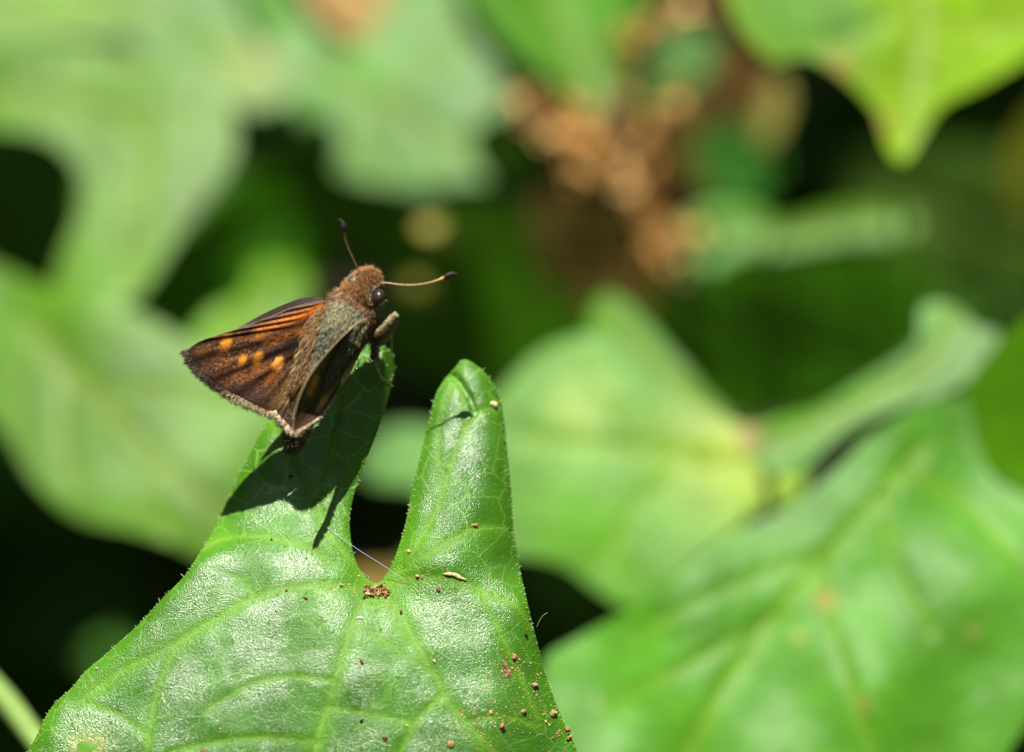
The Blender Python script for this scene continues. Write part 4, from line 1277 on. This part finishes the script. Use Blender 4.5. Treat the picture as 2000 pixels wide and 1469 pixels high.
        # spots
        for sx, sy, a, b, ang, cc, k in ((442, 668, 12, 17, 0.4, YE * 0.8, 1), (425, 659, 20, 3, 0.1, OR, 0.8), (474, 703, 8, 13, 0.45, YE * 0.72, 1), (505, 698, 10, 17, 0.45, YE * 0.62, 1),
                                         (543, 711, 12, 15, 0.6, YE * 1.2 + 0.06, 1), (528, 738, 7, 16, 0.6, OR * 0.8, 0.7), (500, 730, 6, 14, 0.5, OR * 0.55, 0.6)):
            ca, sa = math.cos(ang), math.sin(ang)
            e1 = (x - sx) * ca + (y - sy) * sa; e2 = -(x - sx) * sa + (y - sy) * ca
            r = np.abs(e1 / (a * 0.8)) ** 3.2 + np.abs(e2 / (b * 0.8)) ** 2.0
            C = mixc(C, cc, (1 - sm(0.2, 1.8, r + 1.8 * (n3 - 0.5) + 1.2 * (n4 - 0.5) + 1.6 * (n2 - 0.5))) * k)
            tail = np.exp(-(e1 / (a * 0.8)) ** 2) * sm(0, 8, e2) * (1 - sm(b, b * 3.2, e2))
            C = mixc(C, OR * 0.8, tail * 0.5 * k * sm(0.35, 0.7, n2 * 0.5 + n4 * 0.5))
        # tan towards the inner margin
        inn = sm(0.80, 0.95, v) * sm(0.0, 0.3, u)
        C = mixc(C, (0.33, 0.19, 0.075), inn * (0.4 + 0.6 * sm(0.3, 0.7, n2)))
        # wine-grey bloom at the outer corner
        d3 = np.hypot(x - 490, y - 768)
        C = mixc(C, (0.12, 0.07, 0.065), np.exp(-(d3 / 34) ** 2) * 0.6 * (0.4 + 0.6 * n3))
        edge = sm(0.93, 0.985, u) * (v > 0.4)
        C = mixc(C, (0.018, 0.011, 0.009), edge * 0.8)
        C = mixc(C, (0.03, 0.018, 0.013), 0.5 * sm(0.72, 0.95, u) * (v > 0.4))
        C = C * (0.22 + 0.5 * n3 + 0.62 * n4)[:, None]
        C = mixc(C, (0.62, 0.52, 0.36), (1 - sm(0.0, 0.008, v)) * 0.8)
        return C

    # margin curve: along the leading edge to the tip, then down the outer edge to the body
    wl = wing("forewing", [(640, 588), (630, 600), (622, 620), (615, 645), (606, 672), (598, 700)],
              [(575, 601), (530, 619), (480, 638), (425, 655), (388, 668), (364, 686), (362, 694), (370, 709), (386, 729), (410, 750), (440, 768), (472, 783), (502, 798), (525, 806), (545, 800), (556, 780)],
              [126, 124, 122, 120, 116, 112], [132, 134, 136, 138, 139, 139, 138, 136, 133, 130, 126, 121, 115, 108, 101, 98], fw_col, nu=150, nv=260, pleat=1.1, bulge=2,
              fringe=[(0.47, 0.74, 1000, 5, 14, [(0.05, 0.03, 0.02), (0.09, 0.055, 0.035), (0.14, 0.10, 0.06)]), (0.70, 0.93, 520, 9, 20, [(0.6, 0.46, 0.25), (0.8, 0.68, 0.44), (0.2, 0.12, 0.07)])],
              label="spread forewing with orange-yellow spots on dark brown")
    # long tan hairs where wing meets body
    nh = 2200
    k = rng.random(nh)
    bx = np.interp(k, [0, 0.3, 0.7, 1], [634, 612, 595, 582]); by = np.interp(k, [0, 0.3, 0.7, 1], [600, 645, 705, 745])
    bx = bx + rng.normal(size=nh) * 7; by = by + rng.normal(size=nh) * 5
    zz = np.interp(k, [0, 0.5, 1], [134, 130, 122]) + LZ + rng.uniform(-4, 6, nh)
    dx = -0.45 + rng.normal(size=nh) * 0.16; dy = 0.85 + rng.normal(size=nh) * 0.12; dz = 0.02 + rng.normal(size=nh) * 0.12
    A = W(bx, by, zz); B = W(bx + dx * 10, by + dy * 10, zz + dz * 10)
    hcol = np.asarray([((0.55, 0.34, 0.13), (0.4, 0.22, 0.09), (0.68, 0.48, 0.24), (0.42, 0.31, 0.18))[i] for i in rng.integers(0, 4, nh)]) * rng.uniform(0.7, 1.2, (nh, 1))
    hv, hf, hcc = hair_mesh(A, B - A, (rng.uniform(14, 32, nh) * (0.6 + 0.9 * k)) * U, rng.uniform(0.32, 0.6, nh) * U, hcol, bend=rng.normal(size=(nh, 3)) * 0.12)
    f2 = mk("wing_base_hair", hv, hf, M_FUZZ, wl, hcc); f2["kind"] = "stuff"

    # rim of the folded hindwing seen behind the leading edge
    def dark_col(x, y, u, v):
        n3 = vnoise(x / 2, y / 2, 51)
        C = np.tile(np.array((0.02, 0.012, 0.01)), (len(x), 1)) * (0.6 + 0.8 * n3)[:, None]
        return mixc(C, (0.7, 0.62, 0.5), 0.0 * (1 - sm(0.04, 0.10, u)) * sm(0.15, 0.4, v))
    wing("hindwing", [(632, 592), (590, 601), (540, 619), (480, 641), (466, 647)], [(628, 580), (600, 581), (575, 587), (520, 610), (466, 640)],
         [119, 124, 128, 131, 132], [108, 106, 106, 116, 131], dark_col, nu=30, nv=90, pleat=0.4, label="dark hindwing rim behind the leading edge")

    # near hindwing between body and upright wing, with cream fringe
    def hw_col(x, y, u, v):
        n2 = vnoise(v * 60, u * 20, 61); n3 = vnoise(x / 1.8, y / 1.8, 62)
        C = np.tile(np.array((0.10, 0.055, 0.03)), (len(x), 1))
        C = mixc(C, (0.34, 0.22, 0.11), sm(0.4, 0.7, n2) * 0.7)
        C = mixc(C, (0.05, 0.028, 0.02), sm(0.72, 0.86, u) * 0.8)
        return C * (0.65 + 0.7 * n3)[:, None]
    wing("hindwing", [(612, 712), (600, 722), (588, 735)], [(590, 800), (582, 842), (570, 840), (556, 826), (543, 812), (537, 803)],
         [128, 122, 116], [112, 106, 104, 104, 104, 106], hw_col, nu=70, nv=80, pleat=1.0,
         fringe=[(0.3, 1.0, 520, 9, 20, [(0.74, 0.62, 0.4), (0.85, 0.76, 0.56), (0.46, 0.33, 0.18)])], label="brown hindwing with cream fringe")

    # upright wing turned away from the sun
    def rw_col(x, y, u, v):
        n1 = vnoise(v * 12 + 2, u * 40 + 5, 71); n3 = vnoise(x / 1.8, y / 1.8, 72)
        C = np.tile(np.array((0.03, 0.013, 0.007)), (len(x), 1))
        C = mixc(C, (0.12, 0.05, 0.022), sm(0.4, 0.7, n1))
        d1 = dist_line(x, y, [(617, 738), (604, 768)])
        C = mixc(C, (0.85, 0.27, 0.03), (1 - sm(1, 9, d1 + 5 * (n3 - 0.5) + 5 * (n1 - 0.5))) * (0.35 + 0.65 * sm(0.3, 0.7, vnoise(v * 50, u * 60, 74))))
        d2 = dist_line(x, y, [(655, 745), (640, 770), (622, 802)])
        C = mixc(C, (0.85, 0.34, 0.07), 0.9 * (1 - sm(3, 8, d2)))
        d3 = dist_line(x, y, [(640, 790), (612, 815), (590, 830)])
        C = mixc(C, (0.10, 0.06, 0.045), 0.6 * np.exp(-(d3 / 9) ** 2))
        C = C * (0.7 + 0.6 * n3)[:, None]
        return mixc(C, (0.70, 0.55, 0.28), (1 - sm(0.0, 0.022, u)) * sm(0.06, 0.3, v))
    wing("forewing", [(724, 612), (700, 631), (665, 662), (632, 698), (603, 738), (584, 778), (575, 812), (573, 842)],
         [(726, 622), (714, 640), (697, 668), (682, 705), (667, 742), (650, 778), (626, 812), (598, 832), (576, 843)],
         [130, 150, 172, 188, 198, 204, 206, 206], [112, 92, 66, 54, 56, 78, 120, 168, 204], rw_col, nu=110, nv=170, pleat=0.0, bulge=-9,
         fringe=[(0.60, 0.99, 420, 3, 9, [(0.72, 0.6, 0.4), (0.55, 0.42, 0.24), (0.82, 0.74, 0.55)])], label="upright forewing in its own shade with an orange bar")

    # stout pale veins along the two leading edges
    for pts, zs, r0 in (([(716, 622), (700, 630), (665, 661), (632, 697), (603, 737), (584, 777), (575, 811), (572.5, 843)], [140, 151, 174, 190, 200, 206, 208, 207], 0.9),
                        ([(632, 587), (575, 600), (530, 618), (480, 637), (425, 654), (388, 667), (364, 685)], [127, 133, 135, 137, 139, 140, 140], 0.5)):
        q = catmull(np.column_stack([np.array(pts, float), np.array(zs, float) + LZ]), 8, False)
        tv, tf = tube_mesh(W(q[:, 0], q[:, 1], q[:, 2]), np.linspace(r0, r0 * 0.6, len(q)) * U, 7)
        mk("wing_edge", tv, tf, M_BODY, root, np.tile((0.42, 0.30, 0.15), (len(tv), 1)) * rng.uniform(0.7, 1.1, (len(tv), 1)))
    # outer hindwing edge catching light
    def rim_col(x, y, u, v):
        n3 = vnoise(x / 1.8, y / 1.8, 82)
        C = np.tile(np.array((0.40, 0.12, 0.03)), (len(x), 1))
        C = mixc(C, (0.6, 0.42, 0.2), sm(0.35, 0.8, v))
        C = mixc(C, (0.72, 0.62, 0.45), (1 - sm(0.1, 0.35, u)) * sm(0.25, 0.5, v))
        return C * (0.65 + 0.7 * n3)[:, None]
    wing("hindwing", [(718, 634), (704, 652), (691, 684), (677, 717), (665, 744)], [(730, 638), (716, 658), (702, 692), (686, 726), (669, 754)],
         [118, 104, 86, 76, 72], [110, 96, 76, 66, 64], rim_col, nu=16, nv=90, pleat=0.0, bulge=3, label="rusty hindwing rim with a cream edge")

    # ---- legs
    def leg(pts, rad, colr, fuzz=0, fl=(6, 12), name="leg"):
        q = catmull(np.asarray(pts, float), 8, False)
        r = np.interp(np.linspace(0, 1, len(q)), np.linspace(0, 1, len(rad)), rad)
        tv, tf = tube_mesh(W(q[:, 0], q[:, 1], q[:, 2]), r * U, 9)
        o = mk(name, tv, tf, M_BODY, root, np.tile(colr, (len(tv), 1)) * rng.uniform(0.8, 1.15, (len(tv), 1)))
        if fuzz:
            k = rng.integers(0, len(q) - 1, fuzz)
            k = k[r[k] > 2.4] if (r > 2.4).any() else k
            a = rng.uniform(0, 2 * math.pi, len(k))
            tg = np.gradient(q, axis=0)[k]; tg /= np.linalg.norm(tg, axis=1)[:, None]
            e1 = np.cross(tg, [0.3, 0.2, 0.9]); e1 /= np.linalg.norm(e1, axis=1)[:, None]; e2 = np.cross(tg, e1)
            nn_ = np.cos(a)[:, None] * e1 + np.sin(a)[:, None] * e2
            rt_ = q[k] + nn_ * r[k][:, None] * 0.9
            dd = nn_ * 0.7 + tg * 0.8 + rng.normal(size=nn_.shape) * 0.2
            A_ = W(rt_[:, 0], rt_[:, 1], rt_[:, 2]); B_ = W(*(rt_ + dd).T)
            cc = np.tile(np.asarray(colr) * 1.25, (len(k), 1)) * rng.uniform(0.6, 1.4, (len(k), 1))
            hv, hf, hcc = hair_mesh(A_, B_ - A_, rng.uniform(*fl, len(k)) * U, rng.uniform(0.5, 0.8, len(k)) * U, cc)
            h = mk("leg_hair", hv, hf, M_FUZZ, o, hcc); h["kind"] = "stuff"
        return o

    def hz(x, y): return float(hero_full_z(np.array([float(x)]), np.array([float(y)]))[0])
    tan = (0.36, 0.31, 0.18)
    # raised foreleg: thick furry joint standing out past the lobe
    leg([(733, 655, 100 + LZ), (750, 640, 118 + LZ), (764, 624, 128 + LZ), (774, 614, 132 + LZ)], [4, 5, 4.4, 2], tan, 900, (4, 8))
    leg([(774, 615, 130 + LZ), (767, 640, 112 + LZ), (752, 662, 92 + LZ), (742, 668, 80 + LZ)], [2, 3.2, 3.6, 2], (0.42, 0.34, 0.18), 900, (5, 10))
    leg([(764, 645, 100 + LZ), (765, 668, 50 + LZ), (766, 684, hz(764, 695) + 6), (767, 697, hz(764, 697) + 1)], [2, 1.6, 1.4, 1.2], (0.4, 0.26, 0.13))
    # middle leg down to the rim of the lobe
    leg([(728, 615, 90 + LZ), (734, 640, 88 + LZ), (733, 668, 76 + LZ), (731, 698, 56 + LZ)], [6, 6.5, 5, 3], (0.28, 0.18, 0.10), 800, (8, 17))
    leg([(731, 690, 60 + LZ), (735, 715, 38 + LZ), (744, 735, 16 + LZ), (757, 748, hz(757, 748) + 5), (768, 755, hz(764, 755) + 2)], [2.6, 2.3, 2.0, 1.8, 1.4], (0.55, 0.36, 0.19))
    # hind legs in the wing's shadow
    leg([(690, 680, 62 + LZ), (680, 735, 40 + LZ), (673, 775, 16 + LZ), (664, 815, hz(664, 815) + 4), (659, 843, hz(659, 843) + 1)], [4, 3, 2.2, 1.7, 1.2], (0.28, 0.19, 0.1))
    leg([(640, 690, 62 + LZ), (628, 735, 40 + LZ), (634, 775, 16 + LZ), (630, 800, hz(630, 800) + 1)], [4, 3, 2, 1.2], (0.28, 0.19, 0.1))
    leg([(690, 610, 70 + LZ), (680, 640, 40 + LZ), (690, 680, 14 + LZ), (700, 705, hz(700, 705) + 1)], [4, 3, 2, 1.2], (0.28, 0.19, 0.1))


build_butterfly()
